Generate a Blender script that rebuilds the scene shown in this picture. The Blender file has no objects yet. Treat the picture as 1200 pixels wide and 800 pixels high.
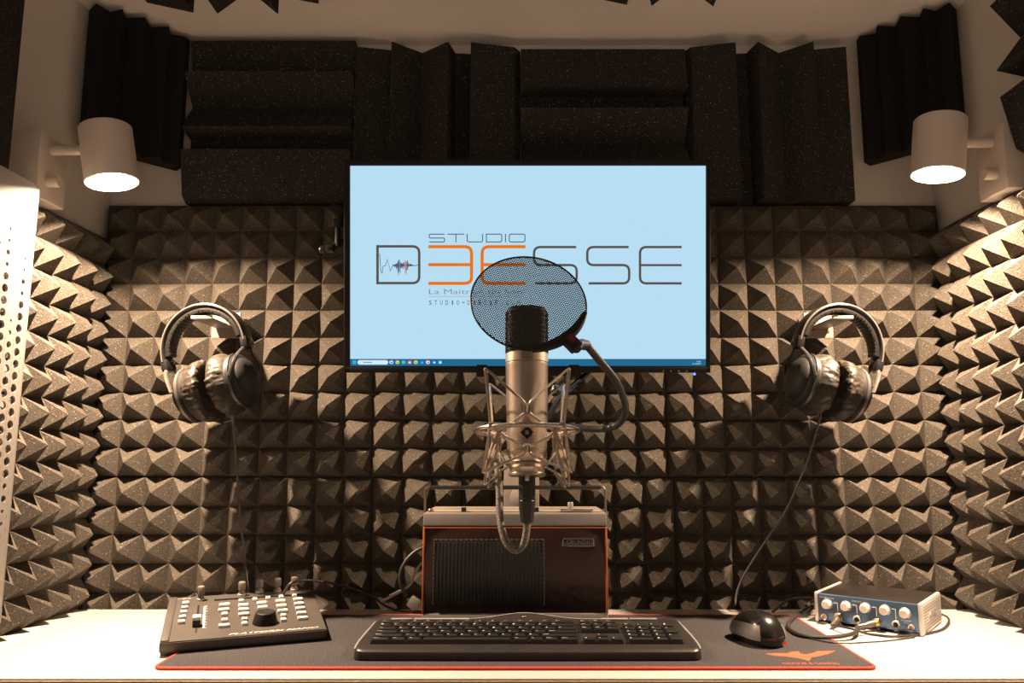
import bpy, bmesh, math, random
from mathutils import Vector, Matrix, noise
random.seed(7)
PI = math.pi
S = bpy.context.scene
COL = S.collection
R = math.radians

# ------------------------------------------------------------------ frame of the place
DESK = 1.0                      # height of the worktop
CAMZ = DESK + 0.272             # camera height
PITCH = R(7.9)
CP, SP = math.cos(PITCH), math.sin(PITCH)
F, CX, CY = 900.0, 612.0, 400.0
CAM = Vector((0, 0, CAMZ))
RT, FW, UP = Vector((1, 0, 0)), Vector((0, CP, SP)), Vector((0, -SP, CP))

def ray(px, py):
    return FW + RT * ((px - CX) / F) + UP * ((CY - py) / F)
def at(px, py, y):              # point of the place at depth y
    r = ray(px, py); return CAM + r * (y / r.y)
def atz(px, py, z):             # point of the place at height z
    r = ray(px, py); return CAM + r * ((z - CAMZ) / r.z)

# ------------------------------------------------------------------ mesh builder
class MB:
    def __init__(self):
        self.bm = bmesh.new()
    def _grow(self, tmp, M=None):
        if M is not None:
            bmesh.ops.transform(tmp, matrix=M, verts=tmp.verts)
        me = bpy.data.meshes.new('t'); tmp.to_mesh(me); tmp.free()
        self.bm.from_mesh(me); bpy.data.meshes.remove(me)
        return self
    def box(self, c, s, bev=0.0, M=None, seg=2, rot=None):
        t = bmesh.new()
        bmesh.ops.create_cube(t, size=1.0)
        for v in t.verts:
            v.co = Vector((v.co.x * s[0], v.co.y * s[1], v.co.z * s[2]))
        if bev > 0:
            bmesh.ops.bevel(t, geom=list(t.edges), offset=min(bev, min(s) * .49), segments=seg, profile=.5, affect='EDGES')
        m = Matrix.Translation(Vector(c))
        if rot is not None: m = m @ rot
        return self._grow(t, (M @ m) if M is not None else m)
    def tube(self, pts, r, seg=10, closed=False, cap=True, M=None, flat=1.0):
        pts = [Vector(p) for p in pts]; n = len(pts)
        rr = r if isinstance(r, (list, tuple)) else [r] * n
        t = bmesh.new(); rings = []
        def tan(i):
            a = pts[(i - 1) % n] if (closed or i > 0) else pts[i]
            b = pts[(i + 1) % n] if (closed or i < n - 1) else pts[i]
            d = b - a
            return d.normalized() if d.length > 1e-9 else Vector((0, 0, 1))
        t0 = tan(0)
        nrm = t0.orthogonal().normalized()
        for i in range(n):
            ti = tan(i)
            nrm = (nrm - ti * nrm.dot(ti))
            nrm = nrm.normalized() if nrm.length > 1e-9 else ti.orthogonal().normalized()
            bn = ti.cross(nrm)
            rings.append([t.verts.new(pts[i] + nrm * (rr[i] * math.cos(2 * PI * k / seg)) + bn * (flat * rr[i] * math.sin(2 * PI * k / seg))) for k in range(seg)])
        m = n if closed else n - 1
        for i in range(m):
            a, b = rings[i], rings[(i + 1) % n]
            for k in range(seg):
                t.faces.new((a[k], a[(k + 1) % seg], b[(k + 1) % seg], b[k]))
        if cap and not closed:
            t.faces.new(list(reversed(rings[0]))); t.faces.new(rings[-1])
        return self._grow(t, M)
    def lathe(self, prof, seg=32, M=None, fn=None):
        t = bmesh.new(); rings = []
        for (r, z) in prof:
            if r < 1e-6:
                rings.append([t.verts.new((0, 0, z))])
            else:
                rings.append([t.verts.new((r * math.cos(2 * PI * k / seg), r * math.sin(2 * PI * k / seg), z)) for k in range(seg)])
        for a, b in zip(rings, rings[1:]):
            for k in range(seg):
                k2 = (k + 1) % seg
                if len(a) == 1 and len(b) == 1: continue
                if len(a) == 1: t.faces.new((a[0], b[k2], b[k]))
                elif len(b) == 1: t.faces.new((a[k], a[k2], b[0]))
                else: t.faces.new((a[k], a[k2], b[k2], b[k]))
        if fn:
            for v in t.verts: v.co = fn(v.co)
        bmesh.ops.recalc_face_normals(t, faces=t.faces)
        return self._grow(t, M)
    def prism(self, poly, h, M=None, bev=0.0):
        t = bmesh.new()
        a = [t.verts.new((x, y, 0)) for x, y in poly]
        b = [t.verts.new((x, y, h)) for x, y in poly]
        n = len(poly)
        fa = t.faces.new(list(reversed(a))); fb = t.faces.new(b)
        for k in range(n):
            t.faces.new((a[k], a[(k + 1) % n], b[(k + 1) % n], b[k]))
        if bev > 0:
            bmesh.ops.bevel(t, geom=list(fb.edges), offset=bev, segments=2, profile=.5, affect='EDGES')
        bmesh.ops.recalc_face_normals(t, faces=t.faces)
        return self._grow(t, M)
    def ngon(self, pts, M=None):
        t = bmesh.new()
        t.faces.new([t.verts.new(Vector(p)) for p in pts])
        return self._grow(t, M)
    def ribbon(self, pts, w, z=0.0, M=None):
        """flat stroke of width w along 2-D points"""
        t = bmesh.new(); n = len(pts); L = []; Rr = []
        for i in range(n):
            p = Vector(pts[i])
            d0 = (p - Vector(pts[i - 1])).normalized() if i > 0 else None
            d1 = (Vector(pts[i + 1]) - p).normalized() if i < n - 1 else None
            d = ((d0 or d1) + (d1 or d0))
            d = d.normalized() if d.length > 1e-6 else (d0 or d1)
            nn = Vector((-d.y, d.x))
            k = 1.0
            if d0 is not None and d1 is not None:
                k = 1.0 / max(.5, nn.dot(Vector((-d0.y, d0.x))))
            L.append(t.verts.new((*(p + nn * (w / 2 * k)), z))); Rr.append(t.verts.new((*(p - nn * (w / 2 * k)), z)))
        for i in range(n - 1):
            t.faces.new((Rr[i], Rr[i + 1], L[i + 1], L[i]))
        return self._grow(t, M)
    def text(self, s, w, h, M, depth=0.0, italic=False, align='L'):
        """lettering fitted into a w x h box; origin at its lower left corner"""
        cu = bpy.data.curves.new('t', 'FONT'); cu.body = s; cu.extrude = 0; cu.resolution_u = 2
        if italic: cu.shear = .35
        o = bpy.data.objects.new('t', cu)
        me = bpy.data.meshes.new_from_object(o)
        xs = [v.co.x for v in me.vertices]; ys = [v.co.y for v in me.vertices]
        if xs:
            x0, x1, y0, y1 = min(xs), max(xs), min(ys), max(ys)
            if h is None: h = w / (x1 - x0) * (y1 - y0)
            if w is None: w = h / (y1 - y0) * (x1 - x0)
            t = bmesh.new(); t.from_mesh(me)
            for v in t.verts:
                v.co = Vector(((v.co.x - x0) / max(1e-6, x1 - x0) * w, (v.co.y - y0) / max(1e-6, y1 - y0) * h, 0))
            if depth > 0:
                r = bmesh.ops.extrude_face_region(t, geom=list(t.faces))
                for g in r['geom']:
                    if isinstance(g, bmesh.types.BMVert): g.co.z += depth
            self._grow(t, M)
        bpy.data.objects.remove(o); bpy.data.curves.remove(cu); bpy.data.meshes.remove(me)
        return self

WORLD = {}
def wm(o): return WORLD.get(o.name, Matrix.Identity(4))

def obj(name, mb, mat, parent=None, origin=None, smooth=35, frame=None):
    """link the builder's shapes as ONE mesh object"""
    me = bpy.data.meshes.new(name)
    o = bpy.data.objects.new(name, me)
    if parent is not None:
        W = wm(parent)
        o.parent = parent
    elif frame is not None:
        W = frame; o.matrix_world = W
    else:
        if origin is None:
            vs = [v.co for v in mb.bm.verts]
            origin = Vector(((min(v.x for v in vs) + max(v.x for v in vs)) / 2, (min(v.y for v in vs) + max(v.y for v in vs)) / 2, min(v.z for v in vs)))
        W = Matrix.Translation(Vector(origin)); o.location = Vector(origin)
    WORLD[o.name] = W
    bmesh.ops.transform(mb.bm, matrix=W.inverted(), verts=mb.bm.verts)
    mb.bm.to_mesh(me); mb.bm.free()
    me.materials.append(mat)
    if smooth:
        me.polygons.foreach_set('use_smooth', [True] * len(me.polygons))
        me.set_sharp_from_angle(angle=R(smooth))
    COL.objects.link(o)
    return o

def tag(o, label=None, cat=None, group=None, kind=None):
    if label: o['label'] = label
    if cat: o['category'] = cat
    if group: o['group'] = group
    if kind: o['kind'] = kind
    return o

def thing(name, label, cat, loc, group=None, frame=None):
    o = bpy.data.objects.new(name, None); COL.objects.link(o)
    o.empty_display_size = .05
    W = frame if frame is not None else Matrix.Translation(Vector(loc))
    o.matrix_world = W
    WORLD[o.name] = W
    return tag(o, label, cat, group)

def spline(pts, n=10, closed=False):
    P = [Vector(p) for p in pts]; out = []
    m = len(P)
    rng = range(m if closed else m - 1)
    for i in rng:
        if closed: a, b, c, d = P[(i - 1) % m], P[i], P[(i + 1) % m], P[(i + 2) % m]
        else: a, b, c, d = P[max(0, i - 1)], P[i], P[i + 1], P[min(m - 1, i + 2)]
        for k in range(n):
            t = k / n
            out.append(.5 * ((2 * b) + (c - a) * t + (2 * a - 5 * b + 4 * c - d) * t * t + (3 * b - a - 3 * c + d) * t ** 3))
    if not closed: out.append(P[-1])
    return out

def fillet(pts, r, n=6):
    """round the corners of a 2-D polyline; r one radius or one per point"""
    out = []
    for i, p in enumerate(pts):
        p = Vector(p); ri = r[i] if isinstance(r, (list, tuple)) else r
        if i == 0 or i == len(pts) - 1 or ri <= 0:
            out.append(p); continue
        a = (Vector(pts[i - 1]) - p).normalized(); b = (Vector(pts[i + 1]) - p).normalized()
        p0, p1 = p + a * ri, p + b * ri
        for k in range(n + 1):
            t = k / n
            out.append(p0 * (1 - t) ** 2 + p * (2 * t * (1 - t)) + p1 * t * t)
    return out

def rrect(w, h, r, n=5):
    out = []
    for cx, cy, a0 in ((w / 2 - r, h / 2 - r, 0), (-w / 2 + r, h / 2 - r, 90), (-w / 2 + r, -h / 2 + r, 180), (w / 2 - r, -h / 2 + r, 270)):
        for k in range(n + 1):
            a = R(a0 + 90 * k / n)
            out.append((cx + r * math.cos(a), cy + r * math.sin(a)))
    return out

def frame(o, x, y, z):
    x, y, z = Vector(x), Vector(y), Vector(z)
    M = Matrix.Identity(4)
    for i in range(3):
        M[i][0], M[i][1], M[i][2], M[i][3] = x[i], y[i], z[i], o[i]
    return M

def zframe(o, zdir, xhint=(1, 0, 0)):
    z = Vector(zdir).normalized(); x = Vector(xhint)
    if abs(x.normalized().dot(z)) > .98: x = Vector((0, 1, 0))
    x = (x - z * x.dot(z)).normalized()
    return frame(Vector(o), x, z.cross(x), z)

# ------------------------------------------------------------------ materials
def sr(r, g, b):
    f = lambda c: (c / 255 / 12.92) if c <= 10 else ((c / 255 + .055) / 1.055) ** 2.4
    return (f(r), f(g), f(b), 1)

def mat(name, col, rough=.5, metal=0.0, spec=.5, emit=None, estr=1.0, var=0.0, vscale=30, bump=0.0, bscale=300, coat=0.0, alpha=None):
    m = bpy.data.materials.new(name); m.use_nodes = True
    nt = m.node_tree; b = nt.nodes['Principled BSDF']
    b.inputs['Base Color'].default_value = col if len(col) == 4 else (*col, 1)
    b.inputs['Roughness'].default_value = rough
    b.inputs['Metallic'].default_value = metal
    b.inputs['Specular IOR Level'].default_value = spec
    b.inputs['Coat Weight'].default_value = coat
    if emit is not None:
        b.inputs['Emission Color'].default_value = emit
        b.inputs['Emission Strength'].default_value = estr
    tc = nt.nodes.new('ShaderNodeTexCoord')
    if var > 0:
        nz = nt.nodes.new('ShaderNodeTexNoise'); nz.inputs['Scale'].default_value = vscale; nz.inputs['Detail'].default_value = 4
        nt.links.new(tc.outputs['Object'], nz.inputs['Vector'])
        mx = nt.nodes.new('ShaderNodeMix'); mx.data_type = 'RGBA'; mx.blend_type = 'MULTIPLY'
        mx.inputs[0].default_value = 1.0
        rp = nt.nodes.new('ShaderNodeMapRange'); rp.inputs[1].default_value = .3; rp.inputs[2].default_value = .7
        rp.inputs[3].default_value = 1 - var; rp.inputs[4].default_value = 1 + var
        nt.links.new(nz.outputs['Fac'], rp.inputs[0])
        mx.inputs[6].default_value = b.inputs['Base Color'].default_value
        nt.links.new(rp.outputs[0], mx.inputs[7])
        nt.links.new(mx.outputs[2], b.inputs['Base Color'])
    if bump > 0:
        nb = nt.nodes.new('ShaderNodeTexNoise'); nb.inputs['Scale'].default_value = bscale; nb.inputs['Detail'].default_value = 3
        nt.links.new(tc.outputs['Object'], nb.inputs['Vector'])
        bp = nt.nodes.new('ShaderNodeBump'); bp.inputs['Strength'].default_value = bump; bp.inputs['Distance'].default_value = .001
        nt.links.new(nb.outputs['Fac'], bp.inputs['Height'])
        nt.links.new(bp.outputs['Normal'], b.inputs['Normal'])
    return m

def emission(name, col, strength=1.0):
    m = bpy.data.materials.new(name); m.use_nodes = True
    nt = m.node_tree; nt.nodes.clear()
    e = nt.nodes.new('ShaderNodeEmission'); o = nt.nodes.new('ShaderNodeOutputMaterial')
    e.inputs['Color'].default_value = col; e.inputs['Strength'].default_value = strength
    nt.links.new(e.outputs[0], o.inputs[0])
    return m

def foam_mat(name, col, speck=.55):
    """open-celled foam: fine grain, tiny pale cell walls that catch the light"""
    m = mat(name, col, rough=.95, spec=.15)
    nt = m.node_tree; b = nt.nodes['Principled BSDF']
    tc = nt.nodes.new('ShaderNodeTexCoord')
    vo = nt.nodes.new('ShaderNodeTexVoronoi'); vo.inputs['Scale'].default_value = 560
    nt.links.new(tc.outputs['Object'], vo.inputs['Vector'])
    # a few cells only
    sep = nt.nodes.new('ShaderNodeSeparateColor'); nt.links.new(vo.outputs['Color'], sep.inputs[0])
    g = nt.nodes.new('ShaderNodeMath'); g.operation = 'GREATER_THAN'; g.inputs[1].default_value = .93
    nt.links.new(sep.outputs[0], g.inputs[0])
    l = nt.nodes.new('ShaderNodeMath'); l.operation = 'LESS_THAN'; l.inputs[1].default_value = .42
    nt.links.new(vo.outputs['Distance'], l.inputs[0])
    mm = nt.nodes.new('ShaderNodeMath'); mm.operation = 'MULTIPLY'
    nt.links.new(g.outputs[0], mm.inputs[0]); nt.links.new(l.outputs[0], mm.inputs[1])
    m3 = nt.nodes.new('ShaderNodeMath'); m3.operation = 'MULTIPLY'; nt.links.new(mm.outputs[0], m3.inputs[0]); nt.links.new(sep.outputs[1], m3.inputs[1])
    nz = nt.nodes.new('ShaderNodeTexNoise'); nz.inputs['Scale'].default_value = 520; nz.inputs['Detail'].default_value = 2
    nt.links.new(tc.outputs['Object'], nz.inputs['Vector'])
    rp = nt.nodes.new('ShaderNodeMapRange'); rp.inputs[1].default_value = .3; rp.inputs[2].default_value = .7; rp.inputs[3].default_value = .6; rp.inputs[4].default_value = 1.4
    nt.links.new(nz.outputs['Fac'], rp.inputs[0])
    mx = nt.nodes.new('ShaderNodeMix'); mx.data_type = 'RGBA'; mx.blend_type = 'MULTIPLY'; mx.inputs[0].default_value = 1
    mx.inputs[6].default_value = (*col[:3], 1); nt.links.new(rp.outputs[0], mx.inputs[7])
    m2 = nt.nodes.new('ShaderNodeMix'); m2.data_type = 'RGBA'
    nt.links.new(m3.outputs[0], m2.inputs[0]); nt.links.new(mx.outputs[2], m2.inputs[6]); m2.inputs[7].default_value = (speck, speck, speck * .95, 1)
    nt.links.new(m2.outputs[2], b.inputs['Base Color'])
    bp = nt.nodes.new('ShaderNodeBump'); bp.inputs['Strength'].default_value = .6; bp.inputs['Distance'].default_value = .0016
    nt.links.new(nz.outputs['Fac'], bp.inputs['Height']); nt.links.new(bp.outputs['Normal'], b.inputs['Normal'])
    return m

FOAM = foam_mat('foam_charcoal', (.077, .067, .055), speck=.36)
WEDGE = foam_mat('foam_black', (.033, .0315, .031), speck=.42)
CORNERFOAM = foam_mat('foam_matt_black', (.016, .0155, .015), speck=.05)
WALL = mat('painted_wall', (.74, .71, .68), rough=.85, spec=.2, var=.03, vscale=4)
CEIL = mat('painted_ceiling', (.88, .86, .84), rough=.9, spec=.2, var=.02, vscale=4)
FLOORM = mat('floor_boards', (.20, .15, .11), rough=.6, var=.2, vscale=6)
DESKM = mat('white_laminate', (.46, .445, .43), rough=.42, spec=.4, bump=.05, bscale=500)
DESKEDGE = mat('worktop_edging', (.42, .31, .22), rough=.6)
LAMPM = mat('satin_lamp_enamel', (.66, .60, .55), rough=.38, spec=.5)
LAMPIN = mat('lamp_reflector', (.86, .83, .78), rough=.3)
WHITEMETAL = mat('white_powder_coat', (.31, .29, .27), rough=.45)
BLACKP = mat('black_plastic', (.012, .012, .013), rough=.38)
BLACKG = mat('black_gloss_plastic', (.010, .010, .011), rough=.22, coat=.3)
BLACKM = mat('black_matt_plastic', (.009, .009, .0095), rough=.6, spec=.3)
BEZEL = mat('monitor_bezel', (.008, .008, .010), rough=.5, spec=.3)
GREYP = mat('grey_plastic', (.18, .175, .17), rough=.4)
SILVERP = mat('silver_plastic', (.46, .45, .45), rough=.32, metal=.35)
NICKEL = mat('satin_nickel', (.62, .53, .45), rough=.34, metal=1.0)
NICKELROD = mat('nickel_wire', (.60, .53, .46), rough=.25, metal=1.0)
GRILLE = mat('black_grille', (.02, .02, .022), rough=.5, metal=.6)
ROPE = mat('elastic_cord', (.40, .33, .26), rough=.8, bump=.4, bscale=700)
RUBBER = mat('black_rubber', (.02, .02, .02), rough=.55)
CABLE = mat('black_cable', (.03, .028, .027), rough=.42)
BRAID = mat('braided_cable', (.16, .145, .13), rough=.6, var=.7, vscale=420, bump=.8, bscale=520)
BEIGEM = mat('beige_bracket', (.22, .195, .17), rough=.45)
BRASS = mat('brass_screw', (.62, .38, .14), rough=.3, metal=1.0)
LEATHER = mat('black_leatherette', (.010, .0095, .009), rough=.36, bump=.25, bscale=200)
PADCLOTH = mat('crinkled_cloth_cover', (.030, .025, .019), rough=.45, spec=.3, var=.35, vscale=90, bump=.5, bscale=180)
STEELBAND = mat('steel_band', (.12, .11, .10), rough=.42, metal=.7)
CREAMBTN = mat('white_buttons', (.80, .76, .70), rough=.45)
TANKNOB = mat('grey_knob', (.17, .15, .125), rough=.5)
PRINTW = mat('white_print', (.78, .76, .72), rough=.6)
PRINTG = mat('grey_print', (.42, .41, .40), rough=.6)
REDMARK = mat('red_mark', (.7, .06, .04), rough=.5)
ORANGEMARK = mat('orange_mark', (.85, .35, .05), rough=.5)

# ------------------------------------------------------------------ room shell
WX, WY, ZC = .782, 1.412, CAMZ + .782
def shell(name, c, s, m):
    o = obj(name, MB().box(c, s), m, origin=c, smooth=0); o['kind'] = 'structure'; return o
shell('wall_back', (0, WY + .03, 1.03), (2 * WX + .12, .06, 2.10), WALL)
shell('wall_left', (-WX - .03, WY - .75, 1.03), (.06, 1.5, 2.10), WALL)
shell('wall_right', (WX + .03, WY - .75, 1.03), (.06, 1.5, 2.10), WALL)
shell('ceiling', (0, WY - .75, ZC + .03), (2 * WX + .12, 1.62, .06), CEIL)
shell('floor', (0, WY - 1.2, -.03), (2 * WX + .12, 2.52, .06), FLOORM)

# worktop
t = thing('worktop', 'white laminate worktop fitted between the foam-lined side walls', 'worktop', (0, 1.16, DESK))
DF, DB = .962, 1.359
obj('board', MB().box((0.013, (DF + DB) / 2, DESK - .014), (1.458, DB - DF, .028), .0012), DESKM, t)
for x0, x1 in ((-.780, -.7165), (.7425, .780)):
    obj('end_strip', MB().box(((x0 + x1) / 2, (DF + DB) / 2, DESK - .014), (x1 - x0 - .0006, DB - DF, .028), .001), DESKM, t)
for x in (-.74, .74): obj('support_panel', MB().box((x, (DF + DB) / 2 + .02, (DESK - .0285) / 2), (.018, DB - DF - .06, DESK - .0285), .001), DESKM, t)
obj('front_edging', MB().box((0, DF - .001, DESK - .0145), (1.556, .0022, .024), .0005), DESKEDGE, t)

# ------------------------------------------------------------------ pyramid foam
def pyramid_mesh(nx, ny, pu, pv, h, base, M, jit=.0009, seed=1):
    """nx x ny pyramids; local u right, v up, w out of the wall"""
    rnd = random.Random(seed); t = bmesh.new()
    J = lambda a: rnd.uniform(-a, a)
    V = [[t.verts.new((i * pu + (J(jit) if 0 < i < nx else 0), j * pv + (J(jit) if 0 < j < ny else 0), base + J(jit * .6))) for i in range(nx + 1)] for j in range(ny + 1)]
    for j in range(ny):
        for i in range(nx):
            c = Vector(((i + .5) * pu + J(jit), (j + .5) * pv + J(jit), base + h + J(jit * 1.6)))
            q = [V[j][i], V[j][i + 1], V[j + 1][i + 1], V[j + 1][i]]
            e = .0011                                # tips are a hair blunt
            cap = [t.verts.new(c + Vector((a * e, b * e, -e * .9))) for a, b in ((-1, -1), (1, -1), (1, 1), (-1, 1))]
            for k in range(4):
                t.faces.new((q[k], q[(k + 1) % 4], cap[(k + 1) % 4], cap[k]))
            tip = t.verts.new(c)
            for k in range(4):
                t.faces.new((cap[k], cap[(k + 1) % 4], tip))
    B = {}
    def bv(i, j):
        if (i, j) not in B:
            p = V[j][i].co; B[(i, j)] = t.verts.new((i * pu, j * pv, 0))
        return B[(i, j)]
    for i in range(nx):
        t.faces.new((V[0][i + 1], V[0][i], bv(i, 0), bv(i + 1, 0)))
        t.faces.new((V[ny][i], V[ny][i + 1], bv(i + 1, ny), bv(i, ny)))
    for j in range(ny):
        t.faces.new((V[j][0], V[j + 1][0], bv(0, j + 1), bv(0, j)))
        t.faces.new((V[j + 1][nx], V[j][nx], bv(nx, j), bv(nx, j + 1)))
    t.faces.new([bv(0, 0), bv(0, ny), bv(nx, ny), bv(nx, 0)])
    return MB()._grow(t, M)

ZT = CAMZ + .45
def back_M(x0, z0): return frame((x0, WY - .001, z0), (1, 0, 0), (0, 0, 1), (0, -1, 0))
GF = 'pyramid foam panels on the back wall'
back = [
    (-.7745, -.2705, 10, 0, 'square grey pyramid foam panel behind the left headphones, upper row', 3),
    (-.2695, .2595, 10, 0, 'square grey pyramid foam panel behind the monitor, upper row', 4),
    (.2605, .7755, 10, 0, 'square grey pyramid foam panel behind the right headphones, upper row', 5),
    (-.7745, -.2665, 10, 1, 'lower grey pyramid foam panel behind the fader controller', 6),
    (-.2655, .2695, 10, 1, 'lower grey pyramid foam panel behind the portable radio', 7),
    (.2705, .7755, 10, 1, 'lower grey pyramid foam panel behind the blue audio interface', 8)]
for x0, x1, n, row, lab, sd in back:
    z1 = ZT - .5 * row; rows = 5 if row else 10
    M = back_M(x0, z1 - rows * .05 + (.0008 if row == 0 else 0))
    o = obj('foam_panel', pyramid_mesh(n, rows, (x1 - x0) / n, .05 - (.0004 if row else 0.00008), .0305, .0195, M, seed=sd), FOAM, origin=((x0 + x1) / 2, WY - .001, z1 - rows * .025), smooth=0)
    tag(o, lab, 'foam panel', GF)

def side_M(sx, d0, z0):
    if sx < 0: return frame((-WX + .001, d0, z0), (0, 1, 0), (0, 0, 1), (1, 0, 0))
    return frame((WX - .001, d0 + .5, z0), (0, -1, 0), (0, 0, 1), (-1, 0, 0))
for sx, pv, lab in ((-1, .05, 'tall grey pyramid foam panel on the left wall beside the perforated panel'),
                    (1, .0512, 'tall grey pyramid foam panel on the right wall beside the blue interface')):
    o = obj('foam_panel', pyramid_mesh(10, 13, .05, pv, .0305, .0195, side_M(sx, .868, DESK + .0006), seed=20 + sx), FOAM, origin=(sx * WX, 1.1, DESK), smooth=0)
    tag(o, lab, 'foam panel')

# ------------------------------------------------------------------ wedge foam
PROF = [(0, 3.6), (7.0, 2.2), (7.05, 5.5), (12.3, 1.2), (17.7, 5.4), (18.7, 1.1), (21.9, .8), (21.95, 5.2), (30.2, 3.4), (31.2, 1.6)]
PROF2 = [(0, 3.2), (5.0, 2.2), (7.2, 4.6), (10.0, 2.2), (14.2, 4.8), (18.0, 2.2), (22.0, 4.8), (24.6, 2.4), (29.0, 3.6), (31.2, 2.4)]
def wedge(name, label, M, size, length, m, wscale=1.0, flip=False, group=None, cat='foam tile', PROF=PROF):
    """M: x along the profile, y along the ridges, z out of the wall"""
    pr = [(u / 31.2 * size, w * .01 * wscale) for u, w in PROF]
    if flip: pr = [(size - u, w) for u, w in reversed(pr)]
    t = bmesh.new()
    poly = [(0, 0)] + pr + [(size, 0)]
    for k, (u, w) in enumerate(poly):
        pass
    nseg = 6
    rings = []
    for k in range(nseg + 1):
        y = length * k / nseg
        rings.append([t.verts.new((u, y, w)) for u, w in poly])
    n = len(poly)
    for a, b in zip(rings, rings[1:]):
        for i in range(n):
            t.faces.new((a[i], a[(i + 1) % n], b[(i + 1) % n], b[i]))
    t.faces.new(list(reversed(rings[0]))); t.faces.new(rings[-1])
    bmesh.ops.recalc_face_normals(t, faces=t.faces)
    mb = MB()._grow(t, M)
    o = obj(name, mb, m, origin=M @ Vector((size / 2, length / 2, 0)), smooth=0)
    return tag(o, label, cat, group)

WB = WY - .001
zt, zb = CAMZ + .771, CAMZ + .455
ZH = zt - zb
bx = [(-.633, -.319), (-.317, -.0045), (-.0025, .3105), (.3125, .618)]
GW = 'wedge foam tiles along the top of the back wall'
# ridges across: profile runs down the wall
wedge('wedge_foam_tile', 'black wedge foam tile with level ridges, at the upper left of the monitor', frame((bx[0][1], WB, zt), (0, 0, -1), (-1, 0, 0), (0, -1, 0)), ZH, bx[0][1] - bx[0][0], WEDGE, group=GW)
wedge('wedge_foam_tile', 'black wedge foam tile with upright ridges, above the left half of the monitor', frame((bx[1][0], WB, zb), (1, 0, 0), (0, 0, 1), (0, -1, 0)), bx[1][1] - bx[1][0], ZH - .012, WEDGE, group=GW)
wedge('wedge_foam_tile', 'black wedge foam tile with level ridges, above the right half of the monitor', frame((bx[2][1], WB, zt - .006), (0, 0, -1), (-1, 0, 0), (0, -1, 0)), ZH, bx[2][1] - bx[2][0], WEDGE, flip=True, group=GW)
wedge('wedge_foam_tile', 'black wedge foam tile with upright ridges, at the upper right of the monitor', frame((bx[3][0], WB, zb), (1, 0, 0), (0, 0, 1), (0, -1, 0)), bx[3][1] - bx[3][0], ZH - .012, WEDGE, flip=True, group=GW)
# across the corners
q = math.sqrt(.5)
A, B = Vector((-.772, 1.275, CAMZ + .520)), Vector((-.656, 1.398, CAMZ + .520))
dx = (B - A).normalized()
wedge('corner_foam_tile', 'narrow matt black ridged foam tile across the corner behind the left lamp', frame(A, dx, (0, 0, 1), Vector((dx.y, -dx.x, 0))), (B - A).length, .252, CORNERFOAM, wscale=1.05, PROF=PROF2, group='corner foam tiles')
A, B = Vector((.660, 1.398, CAMZ + .530)), Vector((.774, 1.275, CAMZ + .530))
dx = (B - A).normalized()
wedge('corner_foam_tile', 'narrow matt black ridged foam tile across the corner behind the right lamp', frame(A, dx, (0, 0, 1), Vector((dx.y, -dx.x, 0))), (B - A).length, .244, CORNERFOAM, wscale=1.05, PROF=PROF2, flip=True, group='corner foam tiles')
# side walls nearer the camera
wedge('wedge_foam_tile', 'black wedge foam tile with upright ridges on the left wall above the perforated panel', frame((-WX + .001, 1.082, CAMZ + .398), (0, -1, 0), (0, 0, 1), (1, 0, 0)), .312, .312, WEDGE, flip=True)
wedge('wedge_foam_tile', 'black wedge foam tile with level ridges on the right wall near the right lamp', frame((WX - .001, .80, CAMZ + .750), (0, 0, -1), (0, 1, 0), (-1, 0, 0)), .312, .31, WEDGE)
# ceiling
GC = 'wedge foam tiles on the ceiling'
zc = ZC - .001
wedge('wedge_foam_tile', 'black wedge foam tile on the ceiling towards the left wall', frame((-.345, .90, zc), (-1, 0, 0), (0, 1, 0), (0, 0, -1)), .30, .31, WEDGE, group=GC)
wedge('wedge_foam_tile', 'black wedge foam tile with crosswise ridges in the middle of the ceiling', frame((-.338, .90, zc), (0, 1, 0), (1, 0, 0), (0, 0, -1)), .305, .352, WEDGE, group=GC)
wedge('wedge_foam_tile', 'black wedge foam tile on the ceiling towards the right wall', frame((.085, .90, zc), (1, 0, 0), (0, 1, 0), (0, 0, -1)), .30, .287, WEDGE, flip=True, group=GC)

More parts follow.
